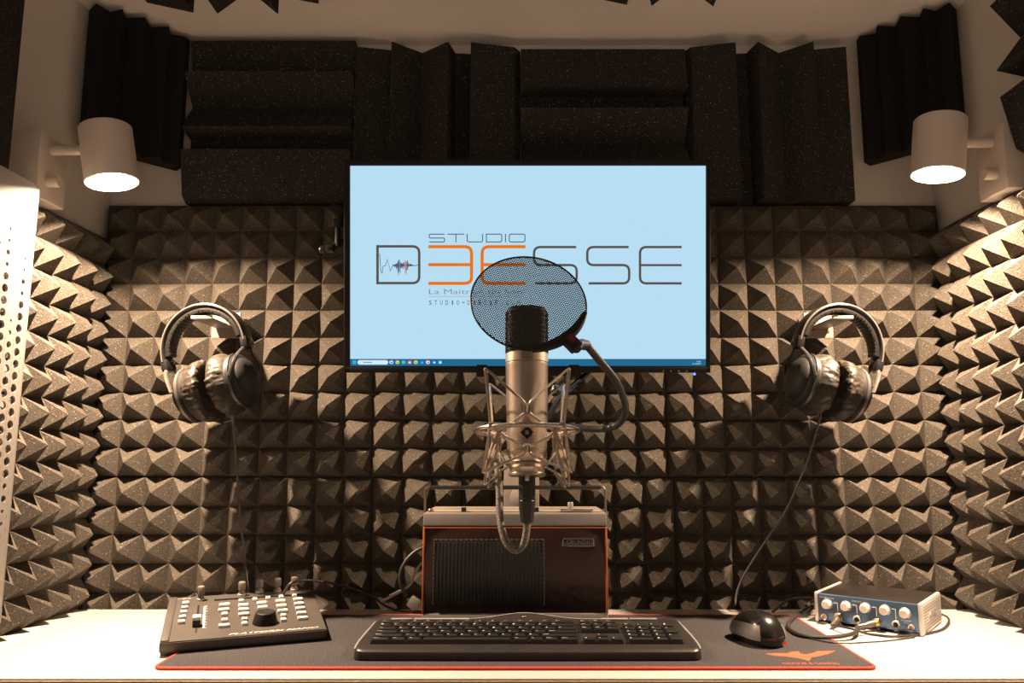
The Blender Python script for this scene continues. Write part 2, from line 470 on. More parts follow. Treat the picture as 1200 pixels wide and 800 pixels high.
# ------------------------------------------------------------------ wall lamps
def wall_lamp(sx, zoff, tilt, label):
    z = CAMZ + zoff
    LD = 1.142
    fx = sx * .731                       # face of the mounting box
    lx = sx * (.634 if sx < 0 else .643)
    t = thing('wall_lamp', label, 'lamp', (fx, LD, z - .083), group='wall spotlights')
    # mounting box, screwed to the wall
    obj('mounting_box', MB().box((sx * (.731 + WX) / 2, 1.149, z - .0305), (WX - .731 - .0005, .072, .104), .0022), LAMPM, t)
    M = zframe((fx, 1.139, z - .052), (-sx, 0, 0))
    obj('switch_knob', MB().lathe([(0.0001, 0), (.0085, 0), (.0085, .0165), (.0078, .018), (.0001, .018)], 24, M), LAMPM, t)
    M = zframe((fx, LD, z), (-sx, 0, 0))
    obj('arm', MB().lathe([(.0001, 0), (.0078, 0), (.0078, .0625), (.007, .064), (.0001, .064)], 20, M), LAMPM, t)
    # cylinder shade, open below
    zr = z - .052
    a = R(tilt)
    ax = Vector((-sx * math.sin(a) * -1, 0, math.cos(a)))   # towards the closed top; the mouth leans to the room
    ax = Vector((sx * math.sin(a), 0, math.cos(a)))
    c = Vector((lx, LD, zr))
    M = zframe(c, ax)
    r, h = .0382, .090
    prof = [(r - .0014, 0), (r, .0006), (r, h - .002), (r - .002, h), (.0001, h)]
    sh = obj('shade', MB().lathe(prof, 48, M), LAMPM, t)
    obj('reflector', MB().lathe([(r - .0014, 0.0002), (r - .0030, .004), (.0270, .0185), (.0001, .0190)], 48, M), LAMPIN, t, smooth=50)
    bulb = obj('bulb', MB().lathe([(.0001, .0155), (.019, .0155), (.0235, .0168), (.0240, .0184)], 40, M), BULB, t)
    ld = bpy.data.lights.new('bulb_light', 'AREA'); ld.shape = 'DISK'; ld.size = .022
    ld.energy = LAMP_W; ld.color = LAMP_C; ld.spread = R(150)
    lo = bpy.data.objects.new('bulb_light', ld); COL.objects.link(lo)
    W = zframe(c + ax * .0150, ax)
    lo.parent = t; lo.matrix_local = WORLD[t.name].inverted() @ W
    ls = bpy.data.lights.new('bulb_beam', 'SPOT'); ls.energy = BEAM_W; ls.color = LAMP_C
    ls.spot_size = R(96); ls.spot_blend = 1.0; ls.shadow_soft_size = .009
    lo = bpy.data.objects.new('bulb_beam', ls); COL.objects.link(lo)
    lo.parent = t; lo.matrix_local = WORLD[t.name].inverted() @ zframe(c + ax * .0150, ax)
    return t
LAMP_W, BEAM_W, LAMP_C = 16.0, 34.0, (1.0, .70, .465)
BULB = emission('lit_bulb', (1, .86, .62, 1), 14)
wall_lamp(-1, .4585, 11, 'cylindrical white wall spotlight on the left wall, lit')
wall_lamp(1, .4705, 7, 'cylindrical white wall spotlight on the right wall, lit')

# ------------------------------------------------------------------ perforated panel at the left
XP = -.700
t = thing('perforated_panel', 'white perforated metal panel standing out from the left wall at the edge of the photo', 'panel', (XP, 1.0, CAMZ - .230))
z0, z1, y0, y1 = CAMZ - .2325, CAMZ + .3745, .80, 1.071
holes = []
cols = [(1.0555, 3, 26, .0), (1.0375, 8, 23, .5), (1.0195, 1, 25, 0), (1.0015, 2, 25, .5), (.9835, 0, 34, 0), (.9655, 2, 32, .5), (.9475, 3, 30, 0), (.9295, 2, 30, .5), (.9115, 5, 28, 0)]
pitch = .0166
# real openings: the sheet is meshed cell by cell round each hole
def perforated(mb):
    t = bmesh.new()
    ys = [y1]
    def quad(ya, yb, za, zb):
        vs = [t.verts.new((XP, ya, za)), t.verts.new((XP, yb, za)), t.verts.new((XP, yb, zb)), t.verts.new((XP, ya, zb))]
        t.faces.new(vs)
    w = .018
    quad(cols[0][0] + w / 2, y1, z0, z1)
    quad(y0, cols[-1][0] - w / 2, z0, z1)
    ztop = z1 - .052
    for ci, (yc, a, b, off) in enumerate(cols):
        ya, yb = yc - w / 2, yc + w / 2
        zs = ztop - off * pitch
        za0, zb0 = zs - (b + 1) * pitch, zs - a * pitch
        quad(ya, yb, z0, za0); quad(ya, yb, zb0, z1)
        for k in range(a, b + 1):
            c = Vector((yc, zs - (k + .5) * pitch))
            f = (k - a) / max(1, b - a)
            e = min(1, min(f, 1 - f) * 5.0)
            r = .0021 + .0039 * e
            if ci % 2 == 0 and k % 2 == 0 and e < .9: r *= .7
            n = 16
            inner = [t.verts.new((XP, c.x + r * math.cos(2 * PI * i / n), c.y + r * math.sin(2 * PI * i / n))) for i in range(n)]
            outer = []
            for i in range(n):
                ca, sa = math.cos(2 * PI * i / n), math.sin(2 * PI * i / n)
                m = max(abs(ca) / (w / 2), abs(sa) / (pitch / 2))
                outer.append(t.verts.new((XP, c.x + ca / m, c.y + sa / m)))
            for i in range(n):
                t.faces.new((inner[i], inner[(i + 1) % n], outer[(i + 1) % n], outer[i]))
            # corners of the cell
            for qy, qz, i0 in ((1, 1, 2), (-1, 1, 6), (-1, -1, 10), (1, -1, 14)):
                pass
            # wall of the hole gives the sheet its thickness
            deep = [t.verts.new((XP - .0030, c.x + r * math.cos(2 * PI * i / n), c.y + r * math.sin(2 * PI * i / n))) for i in range(n)]
            for i in range(n):
                t.faces.new((inner[(i + 1) % n], inner[i], deep[i], deep[(i + 1) % n]))
    return mb._grow(t)
mb = perforated(MB())
obj('perforated_sheet', mb, WHITEMETAL, t, smooth=0)
fr = MB()
fr.box((XP - .006, y1 + .0008, (z0 + z1) / 2), (.0125, .0016, z1 - z0), 0)
fr.box((XP - .007, (y0 + y1) / 2, z1 + .0007), (.014, y1 - y0, .0014), 0)
fr.box((XP - .006, (y0 + y1) / 2, z0 - .0007), (.0125, y1 - y0, .0014), 0)
fr.box((XP - .040, y0 + .03, CAMZ + .30), (.08, .02, .02), 0)
fr.box((XP - .040, y0 + .03, CAMZ - .15), (.08, .02, .02), 0)
obj('folded_edge', fr, WHITEMETAL, t, smooth=0)

# ------------------------------------------------------------------ monitor (tilted a little down, square to the line of sight)
DM = 1.146
KM = DM / F
MO = CAM + FW * DM
MF = frame(MO, RT, UP, -FW)                  # local x right, y up, z towards the room
def sp(px, py): return ((px - CX) * KM, (CY - py) * KM)
def scr_poly(mb, pts, z): return mb.ngon([(*sp(*p), z) for p in pts], MF)
def scr_rect(mb, x0, y0, x1, y1, z): return scr_poly(mb, [(x0, y1), (x1, y1), (x1, y0), (x0, y0)], z)
def scr_line(mb, pts, w, z): return mb.ribbon([sp(*p) for p in pts], w * KM, z, MF)

mon = thing('monitor', 'wide black computer monitor with a lit pale blue screen', 'monitor', None, frame=frame(MO + UP * (-.05), RT, UP, -FW))
def srect_box(mb, x0, y0, x1, y1, za, zb, bev=0):
    a, b = sp(x0, y1), sp(x1, y0)
    return mb.box(((a[0] + b[0]) / 2, (a[1] + b[1]) / 2, (za + zb) / 2), (b[0] - a[0], b[1] - a[1], zb - za), bev, MF)
bz = MB()
OX0, OY0, OX1, OY1 = 403.6, 188, 832, 436.5
SX0, SY0, SX1, SY1 = 410.5, 194.3, 827, 428.6
zA, zB = -.016, .004
srect_box(bz, OX0, OY0, SX0, OY1, zA, zB, .0012); srect_box(bz, SX1, OY0, OX1, OY1, zA, zB, .0012)
srect_box(bz, OX0 + .5, OY0, OX1 - .5, SY0, zA, zB, .0012); srect_box(bz, OX0 + .5, SY1, OX1 - .5, OY1, zA, zB, .0012)
obj('bezel', bz, BEZEL, mon)
bk = MB(); srect_box(bk, OX0 + 4, OY0 + 4, OX1 - 4, OY1 - 4, -.026, -.0145, .004); srect_box(bk, 500, 250, 735, 390, -.050, -.024, .008)
obj('rear_housing', bk, BLACKM, mon)
E_BG = emission('screen_pale_blue', sr(184, 222, 243), 1.0)
E_OR = emission('screen_orange', sr(232, 118, 22), 1.0)
E_BR = emission('screen_brown_grey', sr(88, 82, 76), 1.0)
E_NV = emission('screen_navy', sr(52, 66, 92), 1.0)
E_GY = emission('screen_grey_blue', sr(128, 150, 172), 1.0)
E_RD = emission('screen_red_line', sr(205, 140, 150), 1.0)
E_TB = emission('screen_taskbar', sr(38, 104, 142), 1.0)
E_WH = emission('screen_white', sr(215, 236, 250), 1.0)
E_CY = emission('screen_cyan', sr(60, 190, 235), 1.0)
E_YE = emission('screen_yellow', sr(240, 215, 90), 1.0)
E_GN = emission('screen_green', sr(90, 190, 110), 1.0)
E_PK = emission('screen_pink', sr(235, 90, 130), 1.0)
E_BL = emission('screen_blue', sr(40, 120, 215), 1.0)
scn = obj('screen', scr_rect(MB(), SX0 - .3, SY0 - .3, SX1 + .3, SY1 + .3, 0), E_BG, mon, smooth=0)
z1_, z2_, z3_ = .0003, .0006, .0009
g = MB(); D0, D1, T0, T1 = 442.5, 491.3, 288.6, 331.6
scr_line(g, [(D0, T0 - 1.5), (D0, T1 + 1.5)], 3.0, z2_)
scr_line(g, fillet([(D0, T0), (D1, T0), (D1, T1), (D0, T1)], 8), 2.9, z1_)
obj('logo_letter', g, E_BR, scn, smooth=0)
g = MB()
scr_line(g, fillet([(502, 289), (552.6, 289), (552.6, 331.9), (502, 331.9)], 8), 3.7, z1_)
scr_line(g, [(502, 310.1), (552, 310.1)], 3.7, z2_)
obj('logo_letter', g, E_OR, scn, smooth=0)
g = MB()
scr_line(g, fillet([(615.8, 289), (565, 289), (565, 331.9), (615.8, 331.9)], 8), 3.7, z1_)
scr_line(g, [(565.5, 310.1), (615.8, 310.1)], 3.7, z2_)
obj('logo_letter', g, E_OR, scn, smooth=0)
for a, b in ((625.8, 675.8), (688.2, 737.3)):
    g = MB()
    scr_line(g, fillet([(b - .6, 289.4), (a, 289.4), (a, 310.5), (b, 310.5), (b, 331.9), (a + 1.5, 331.9)], 7.6), 2.8, z1_)
    obj('logo_letter', g, E_BR, scn, smooth=0)
g = MB()
scr_line(g, fillet([(798.8, 289.4), (750, 289.4), (750, 331.9), (798.8, 331.9)], 7.6), 2.8, z1_)
scr_line(g, [(750.5, 310.6), (798.8, 310.6)], 2.6, z2_)
obj('logo_letter', g, E_BR, scn, smooth=0)
# STUDIO
g = MB(); a, b = 274.3, 283.4; m_ = (a + b) / 2
scr_line(g, fillet([(521, a), (503, a), (503, m_), (521, m_), (521, b), (503, b)], 1.8), 1.0, z1_)
scr_line(g, [(524.5, a), (544, a)], 1.0, z1_); scr_line(g, [(534.3, a), (534.3, b + .4)], 1.0, z2_)
scr_line(g, fillet([(547.5, a - .3), (547.5, b), (565.5, b), (565.5, a - .3)], 2.2), 1.0, z1_)
scr_line(g, fillet([(569.8, a), (588, a), (588, b), (569.8, b)], 2.2), 1.0, z1_); scr_line(g, [(570, a - .4), (570, b + .4)], 1.0, z2_)
scr_line(g, [(592.4, a - .4), (592.4, b + .4)], 1.0, z1_)
scr_line(g, fillet([(606, a), (615.2, a), (615.2, b), (596.8, b), (596.8, a), (606, a)], 2.2), 1.0, z1_)
obj('screen_text', g, E_NV, scn, smooth=0)
def scr_text(mb, s, x0, x1, y0, y1, z):
    o2 = sp(x0, y1)
    return mb.text(s, (x1 - x0) * KM, (y1 - y0) * KM, MF @ Matrix.Translation((o2[0], o2[1], z)))
g = MB(); scr_text(g, 'La Maitrise du Son', 502.6, 612, 338.6, 344.6, z1_); obj('screen_text', g, E_GY, scn, smooth=0)
g = MB(); scr_line(g, [(502.6, 347.2), (613, 347.2)], .6, z1_); obj('screen_line', g, E_RD, scn, smooth=0)
g = MB()
for i, ch in enumerate('STUDIO-D3ESSE.COM'):
    x = 502.8 + i * 6.45
    if ch == '-': scr_line(g, [(x, 354.3), (x + 3, 354.3)], .9, z1_)
    elif ch == '.': scr_rect(g, x + 1, 356, x + 2, 357, z1_)
    elif ch == 'I': scr_rect(g, x + 1, 351.8, x + 2.2, 357, z1_)
    else: scr_text(g, ch, x, x + 3.0, 351.8, 357, z1_)
obj('screen_text', g, E_NV, scn, smooth=0)
# wave trace inside the D
g = MB(); g2 = MB(); rw = random.Random(3)
pts = [(445, 297), (445.5, 306), (446.5, 318), (448, 320.5), (449, 312), (452, 311), (454, 303.5), (457.5, 317.5), (461, 310)]
scr_line(g, pts, .7, z1_)
x = 461.0
while x < 484:
    amp = 1.5 + 8.5 * math.exp(-((x - 467.5) / 2.6) ** 2) + 8.0 * math.exp(-((x - 476) / 2.8) ** 2)
    u, d = amp * rw.uniform(.3, .75), amp * rw.uniform(.35, 1.3)
    scr_line(g if rw.random() > .22 else g2, [(x, 310.5 - u), (x, 310.5 + d)], .55, z1_)
    x += .62
scr_line(g, [(461, 310.8), (484, 310.8), (486, 311.5), (490, 310)], .7, z2_)
obj('wave_trace', g, E_NV, scn, smooth=0); obj('wave_trace', g2, E_RD, scn, smooth=0)
# taskbar
tb = obj('taskbar', scr_rect(MB(), SX0 - .2, 420.4, SX1 + .2, SY1 + .2, z1_), E_TB, scn, smooth=0)
g = MB()
for dx_ in (0, 2.2):
    for dy_ in (0, 2.2): scr_rect(g, 413.2 + dx_, 422.2 + dy_, 415.1 + dx_, 424.1 + dy_, z2_)
obj('taskbar_icon', g, E_CY, scn, smooth=0)
g = MB(); w_, h_ = 36 * KM, 5.2 * KM; c_ = sp(437, 424.4)
g.ngon([(c_[0] + x, c_[1] + y, z2_) for x, y in rrect(w_, h_, h_ * .48)], MF)
obj('search_field', g, E_WH, scn, smooth=0)
g = MB(); scr_line(g, [(425.5, 424.4), (436, 424.4)], 1.1, z3_); obj('screen_text', g, E_GY, scn, smooth=0)
for px, c, c2 in ((458.7, E_WH, E_BL), (465.9, E_YE, E_GN), (473, E_CY, E_GN), (480, E_PK, E_WH), (487.4, E_YE, E_GN), (494.5, E_BL, E_CY), (501.5, E_WH, E_OR), (508.8, E_BL, E_WH), (515.8, E_CY, E_WH)):
    g = MB(); c_ = sp(px, 424.3)
    g.ngon([(c_[0] + x, c_[1] + y, z2_) for x, y in rrect(4.4 * KM, 4.0 * KM, 1.5 * KM)], MF)
    ic = obj('taskbar_icon', g, c, scn, smooth=0)
    g = MB(); scr_rect(g, px - .9, 423.6, px + 1.4, 425.6, z3_); obj('icon_detail', g, c2, scn, smooth=0)
g = MB(); scr_text(g, '14:28', 816, 821, 422.7, 424.2, z2_); scr_text(g, '21/10/2023', 811, 821, 425.2, 426.8, z2_)
obj('screen_text', g, E_WH, scn, smooth=0)
for px in (776.9, 785.8, 794.8, 803.8):
    c_ = sp(px, 434.4)
    obj('menu_button', MB().lathe([(.0001, .0003), (.0009, .0003), (.0012, -.0001)], 14, MF @ Matrix.Translation((c_[0], c_[1], .0042))), PRINTG, mon)
c_ = sp(814, 438.2)
obj('power_light', MB().box((c_[0], c_[1], -.001), (.0030, .0035, .004), .001, MF), emission('blue_led', (.05, .09, 1, 1), 7.0), mon)
# clamp bar hooked under the lower edge
br = MB(); srect_box(br, 570, 428.4, 667, 440.2, .0045, .012, .0012)
cb = obj('clamp_bar', br, BEZEL, mon)
for x0, x1 in ((558.8, 571.5), (665.5, 678)):
    br = MB(); srect_box(br, x0, 427, x1, 441, .0042, .0155, .0015); obj('clamp_jaw', br, BLACKM, cb)

# the arm that carries it
ma = thing('monitor_mount', 'black jointed monitor mount with clamp and knob at the monitor left edge', 'bracket', (-.02, 1.40, CAMZ + .2))
p = at(618, 330, 1.30)
obj('wall_plate', MB().box((.005, 1.352, CAMZ + .27), (.10, .016, .10), .003), BLACKM, ma)
obj('arm_link', MB().tube([(.005, 1.345, CAMZ + .27), (.005, 1.20, CAMZ + .262)], .017, 16), BLACKM, ma)
j = MB(); a = at(393, 285, 1.22); b = at(393, 250, 1.22)
j.tube([at(430, 284, 1.235), at(400, 284, 1.225), at(386, 292, 1.22)], .006, 12)
j.box(at(396, 247, 1.215), (.022, .02, .016), .003, rot=Matrix.Rotation(.5, 4, 'Y'))
j.box(at(396, 262, 1.22), (.016, .016, .014), .003)
j.tube([at(432, 246, 1.225), at(396, 262, 1.222), at(396, 290, 1.222)], .0055, 12)
obj('side_joint', j, BLACKM, ma)
obj('clamp_block', MB().box(at(387, 291, 1.215), (.013, .014, .013), .002), BLACKG, ma)
obj('thumb_knob', MB().lathe([(.0001, 0), (.006, 0), (.0065, .002), (.0065, .008), (.005, .010), (.0001, .010)], 16, zframe(at(382, 292.5, 1.22), (-1, 0, 0), (0, 1, 0))), BLACKP, ma)

# ------------------------------------------------------------------ microphone, shock mount, pop filter
MD = .977
MC = at(617.5, 504, MD)                       # centre of the suspension ring
TI = R(-5.0)
MICF = frame(MC, (1, 0, 0), (0, math.cos(TI), math.sin(TI)), (0, -math.sin(TI), math.cos(TI)))
km = .971 / F
mic = thing('microphone', 'satin nickel studio microphone with black grille head, hung in the wire suspension', 'microphone', None, frame=MICF)
L = lambda px, py: Vector(((px - 617.5) * km, 0, (504 - py) * km))
zb_, zt_ = -.0395, .0985
body = [(.0001, zb_), (.0205, zb_), (.0235, zb_ + .006), (.0248, zb_ + .010), (.0248, zb_ + .0135), (.0240, zb_ + .0137), (.0240, zb_ + .0147), (.0249, zb_ + .0150), (.0262, .03), (.0272, .0815), (.0275, .0830), (.0275, .0845), (.0262, .0848), (.0262, .0862), (.0275, .0865), (.0276, zt_ - .001), (.0265, zt_), (.0001, zt_)]
obj('body', MB().lathe(body, 64, MICF), NICKEL, mic, smooth=25)
def headfn(co):
    z = co.z
    # squarish head, flattened front and back
    r = Vector((co.x, co.y)).length
    if r < 1e-6: return co
    c, s = co.x / r, co.y / r
    k = (abs(c) ** 3.2 + abs(s) ** 3.2) ** (-1 / 3.2)
    return Vector((c * r * (1 + (k - 1) * .5), s * r * (1 + (k - 1) * .5) * .86, z))
hz0, hz1 = zt_, zt_ + .060
head = [(.0262, hz0), (.0268, hz0 + .003), (.0272, hz0 + .03), (.0270, hz1 - .008), (.0262, hz1 - .003), (.0240, hz1), (.0001, hz1 + .0012)]
hg = obj('grille_head', MB().lathe(head, 64, MICF, headfn), GRILLE, mic)
wires = MB()
for k in range(17):
    z = hz0 + .004 + k * .0031
    pts = [headfn(Vector((.0276 * math.cos(2 * PI * i / 48), .0276 * math.sin(2 * PI * i / 48), z))) for i in range(48)]
    wires.tube(pts, .00035, 4, closed=True, M=MICF)
for i in range(60):
    a = 2 * PI * i / 60
    pts = [headfn(Vector((.0276 * math.cos(a), .0276 * math.sin(a), z))) for z in (hz0 + .001, hz0 + .03, hz1 - .006)]
    wires.tube(pts, .00035, 4, M=MICF)
obj('grille_wire', wires, GRILLE, hg)
# diamond badge
BR_ = .0254
def onbody(x, z, r): return Vector((x, -math.sqrt(max(1e-9, r * r - x * x)), z))
def diamond(r, s, inner=None):
    t = MB(); N = 10
    for i in range(-N, N):
        xa, xb = s * i / N, s * (i + 1) / N
        for sgn in (1, -1):
            ya, yb = s - abs(xa), s - abs(xb)
            if inner is None:
                t.ngon([onbody(xa, -.0055, r), onbody(xb, -.0055, r), onbody(xb, -.0055 + sgn * yb, r), onbody(xa, -.0055 + sgn * ya, r)] if sgn > 0 else [onbody(xb, -.0055, r), onbody(xa, -.0055, r), onbody(xa, -.0055 - ya, r), onbody(xb, -.0055 - yb, r)], MICF)
    return t
bd = obj('diamond_badge', diamond(.0261, .0088), NICKELROD, mic, smooth=0)
obj('badge_face', diamond(.02625, .0078), BLACKG, bd, smooth=0)
g = MB()
for i, s in enumerate((.0026, .0026)):
    g.tube([onbody(-.0022, -.0055 + .0012 * (i * 2 - 1) + .0010, .0265), onbody(.0022, -.0055 + .0012 * (i * 2 - 1) - .0010, .0265)], .0003, 5, M=MICF)
for x in (-.0012, .0012): g.tube([onbody(x, -.0082, .0265), onbody(x, -.0028, .0265)], .0003, 5, M=MICF)
obj('badge_mark', g, PRINTG, bd)
g = MB()
for x in (-.003, -.001, .001, .003): g.box(onbody(x, .0856, .0268), (.0008, .0008, .0008), 0, MICF)
obj('switch_marks', g, PRINTG, mic)

# shock mount
sm = thing('shock_mount', 'nickel wire elastic suspension cage around the microphone', 'microphone mount', None, frame=MICF)
ring = [Vector((.0640 * math.cos(2 * PI * i / 72), .0640 * math.sin(2 * PI * i / 72), -.0005)) for i in range(72)]
obj('ring', MB().tube(ring, .0030, 12, closed=True, M=MICF), NICKELROD, sm)
def pol(r, deg, z): return Vector((r * math.cos(R(deg)), r * math.sin(R(deg)), z))
WR = .00165
up_, lo_ = MB(), MB()
HI, LOWZ = .0700, -.0565
az = (-48, 48, 132, 228)
def vee(mb, r0, z0, r1, z1, front):
    pass
corners = [pol(.0740, a, HI) for a in az]
dips = [pol(.0400, a, .0285) for a in (-90, 0, 90, 180)]
# upper wire: corner - dip - corner, each dip a narrow clip in front of the body
def bent(mb, seq, r=WR):
    mb.tube(fillet3(seq, .004), r, 8, M=MICF)
def fillet3(pts, r, n=4):
    out = []
    for i, p in enumerate(pts):
        p = Vector(p)
        if i == 0 or i == len(pts) - 1: out.append(p); continue
        a = (Vector(pts[i - 1]) - p); b = (Vector(pts[i + 1]) - p)
        rr = min(r, a.length * .45, b.length * .45); a.normalize(); b.normalize()
        p0, p1 = p + a * rr, p + b * rr
        for k in range(n + 1):
            t = k / n; out.append(p0 * (1 - t) ** 2 + p * (2 * t * (1 - t)) + p1 * t * t)
    return out
for (a0, a1, ad) in ((228, 312, 270), (48, 132, 90)):
    A, B = pol(.0740, a0, HI), pol(.0740, a1, HI)
    d = pol(.0400, ad, .030); tx = Vector((-math.sin(R(ad)), math.cos(R(ad)), 0))
    Ra, Rb = pol(.0640, a0, .001), pol(.0640, a1, .001)
    off = Vector((.0035, 0, 0))
    bent(up_, [pol(.0640, a0 - 2, 0), A - tx * .002, d - tx * .0032, d - tx * .0026 + Vector((0, 0, -.014)), d + tx * .0026 + Vector((0, 0, -.014)), d + tx * .0032, B + tx * .002, pol(.0640, a1 + 2, 0)])
for ad in (0, 180):
    A, B = pol(.0740, ad - 48, HI), pol(.0740, ad + 48, HI)
    d = pol(.050, ad, .034)
    bent(up_, [pol(.0640, ad - 46, 0), A * 1.0 + Vector((0, 0, -.003)), d, B + Vector((0, 0, -.003)), pol(.0640, ad + 46, 0)])
for (a0, a1, ad) in ((228, 312, 270), (48, 132, 90)):
    A, B = pol(.0760, a0, LOWZ), pol(.0760, a1, LOWZ)
    d = pol(.0400, ad, -.025); tx = Vector((-math.sin(R(ad)), math.cos(R(ad)), 0))
    bent(lo_, [pol(.0640, a0 - 2, -.001), A - tx * .002, d - tx * .0032 + Vector((0, 0, -.008)), d - tx * .0028 + Vector((0, 0, .004)), d + tx * .0028 + Vector((0, 0, .004)), d + tx * .0032 + Vector((0, 0, -.008)), B + tx * .002, pol(.0640, a1 + 2, -.001)])
for ad in (0, 180):
    A, B = pol(.0715, ad - 46, -.071), pol(.0715, ad + 46, -.071)
    d = pol(.034, ad, -.052)
    bent(lo_, [pol(.0640, ad - 44, -.001), A, d, B, pol(.0640, ad + 44, -.001)])
obj('upper_wire', up_, NICKELROD, sm); obj('lower_wire', lo_, NICKELROD, sm)
# inner cradle
ic = MB()
for s in (-1, 1):
    for f_ in (-1, 1):
        ic.tube(fillet3([Vector((s * .002, f_ * .0365, .018)), Vector((s * .024, f_ * .033, .0005)), Vector((s * .034, f_ * .019, -.003)), Vector((s * .034, f_ * .019, -.030)), Vector((s * .026, f_ * .014, -.042)), Vector((s * .018, f_ * .008, -.0455))], .006), .0015, 8, M=MICF)
        ic.tube(fillet3([Vector((s * .034, f_ * .019, -.003)), Vector((s * .0265, f_ * .024, -.010)), Vector((s * .004, f_ * .0385, -.024))], .004), .0014, 8, M=MICF)
obj('inner_cradle', ic, NICKELROD, sm)
cu = [(.0255, -.0415), (.0270, -.0420), (.0270, -.0438), (.0225, -.0465), (.0215, -.0490), (.0215, -.0530), (.0235, -.0540), (.0235, -.0565), (.0200, -.0580), (.0120, -.0580), (.0120, -.0500), (.0150, -.0420), (.0255, -.0415)]
obj('base_collar', MB().lathe(cu, 48, MICF), NICKEL, sm, smooth=25)
obj('release_lever', MB().box((0, -.0205, -.0590), (.0052, .003, .010), .0024, MICF), NICKEL, sm)
for s in (-1, 1):
    for f_ in (-1, 1):
        el = MB()
        a = Vector((s * .0480, f_ * .043, .002)); b = Vector((s * .0355, f_ * .020, -.0035)); c = Vector((s * .0500, f_ * .0530, -.0565))
        el.tube([a, (a + b) / 2, b], .0017, 8, M=MICF)
        for k in (-1, 1):
            e = Vector((s * .0022 * k, 0, 0))
            el.tube([b + e * .4, b + e + Vector((s * .003, 0, -.012)), c * .90 + e + Vector((0, 0, .012)), c + e * .3 + Vector((0, 0, .001))], .0019, 8, M=MICF)
        obj('elastic_cord', el, ROPE, sm)
for a in az:
    p = pol(.0640, a, 0)
    obj('ring_clip', MB().box(p, (.0072, .0072, .0100), .002, MICF), NICKEL, sm)
sw = MB(); sw.box((0, .0705, -.001), (.016, .012, .014), .002, MICF); sw.tube([(0, .075, -.001), (.02, .10, .010)], .006, 12, M=MICF)
obj('swivel', sw, NICKEL, sm)

# boom arm and its knob, running up behind the monitor
ba = thing('boom_arm', 'thin dark boom arm with a ribbed knob behind the microphone cage', 'microphone arm', at(640, 490, 1.06))
obj('arm_tube', MB().tube([at(636, 497, 1.075), at(660, 462, 1.10), at(692, 434, 1.165), at(706, 420, 1.24), at(714, 412, 1.345)], .0042, 10), BLACKG, ba)
M = zframe(at(650, 458.5, 1.055), (.6, -.55, .55))
kb = MB().lathe([(.0001, -.004), (.0062, -.004), (.0066, -.002), (.0066, .007), (.0056, .0088), (.0001, .009)], 20, M)
for i in range(14):
    a = 2 * PI * i / 14; kb.box((.0066 * math.cos(a), .0066 * math.sin(a), .0025), (.0012, .0012, .008), .0004, M)
obj('knob', kb, BLACKG, ba)
obj('knob_shaft', MB().tube([at(650, 458.5, 1.057), at(643, 470, 1.075)], .0028, 10), NICKELROD, ba)
obj('mount_pivot', MB().tube([at(714, 412, 1.335), at(714, 412, 1.365)], .010, 14), BLACKM, ba)

# pop filter
PR = .0670
PC = at(619.8, 353.5, .872)
# disc leans back and turns a little
pz = Vector((.10, -math.cos(R(26)), math.sin(R(26)))).normalized()
PX = Vector((1, 0, 0)); PX = (PX - pz * PX.dot(pz)).normalized()
rl = Matrix.Rotation(R(-9), 4, pz)
PX = rl @ PX
PF = frame(PC, PX, pz.cross(PX), pz)
pf = thing('pop_filter', 'round black metal mesh pop filter on a gooseneck in front of the microphone', 'pop filter', None, frame=PF)
t_ = bmesh.new(); pt = .0026; hr = pt / math.sqrt(3)
vcache = {}
def hv(x, y):
    k = (round(x * 1e6), round(y * 1e6))
    if k not in vcache: vcache[k] = t_.verts.new((x, y, 0))
    return vcache[k]
ny_ = int(PR / (hr * 1.5)) + 2
for j in range(-ny_, ny_ + 1):
    for i in range(-ny_ * 2, ny_ * 2 + 1):
        cx_, cy_ = (i + (j & 1) * .5) * pt, j * hr * 1.5
        if cx_ * cx_ + cy_ * cy_ > (PR - .0006) ** 2: continue
        oa = [hv(cx_ + hr * math.cos(R(60 * k + 30)), cy_ + hr * math.sin(R(60 * k + 30))) for k in range(6)]
        ib = [t_.verts.new((cx_ + hr * .68 * math.cos(R(60 * k + 30)), cy_ + hr * .68 * math.sin(R(60 * k + 30)), 0)) for k in range(6)]
        for k in range(6):
            t_.faces.new((oa[k], oa[(k + 1) % 6], ib[(k + 1) % 6], ib[k]))
mm_ = MB()._grow(t_, PF)
msh = obj('mesh_disc', mm_, mat('mesh_black', (.012, .014, .017), rough=.5), pf, smooth=0)
sd_ = msh.modifiers.new('sheet', 'SOLIDIFY'); sd_.thickness = .0005
rim = [Vector((PR * math.cos(2 * PI * i / 90), PR * math.sin(2 * PI * i / 90), 0)) for i in range(90)]
obj('rim', MB().tube(rim, .0011, 8, closed=True, M=PF), BLACKP, pf)
# thick crescent guard at the lower right
cr = MB(); tb_ = bmesh.new(); rows_ = []
for i in range(41):
    a = R(-78 + 76 * i / 40); f_ = i / 40
    w = .0112 * math.sin(PI * min(1, max(0, f_ * .94 + .03))) ** .38
    rows_.append([tb_.verts.new(((PR + .0015 - w * u) * math.cos(a), (PR + .0015 - w * u) * math.sin(a), zz)) for u, zz in ((0, -.002), (0, .003), (.15, .0042), (.85, .0042), (1, .003), (1, -.002))])
for a, b in zip(rows_, rows_[1:]):
    for k in range(6): tb_.faces.new((a[k], a[(k + 1) % 6], b[(k + 1) % 6], b[k]))
tb_.faces.new(rows_[0]); tb_.faces.new(list(reversed(rows_[-1]))); bmesh.ops.recalc_face_normals(tb_, faces=tb_.faces)
gd = obj('edge_guard', cr._grow(tb_, PF), BLACKM, pf)
ca = R(-40); cdir = Vector((math.cos(ca), math.sin(ca), 0))
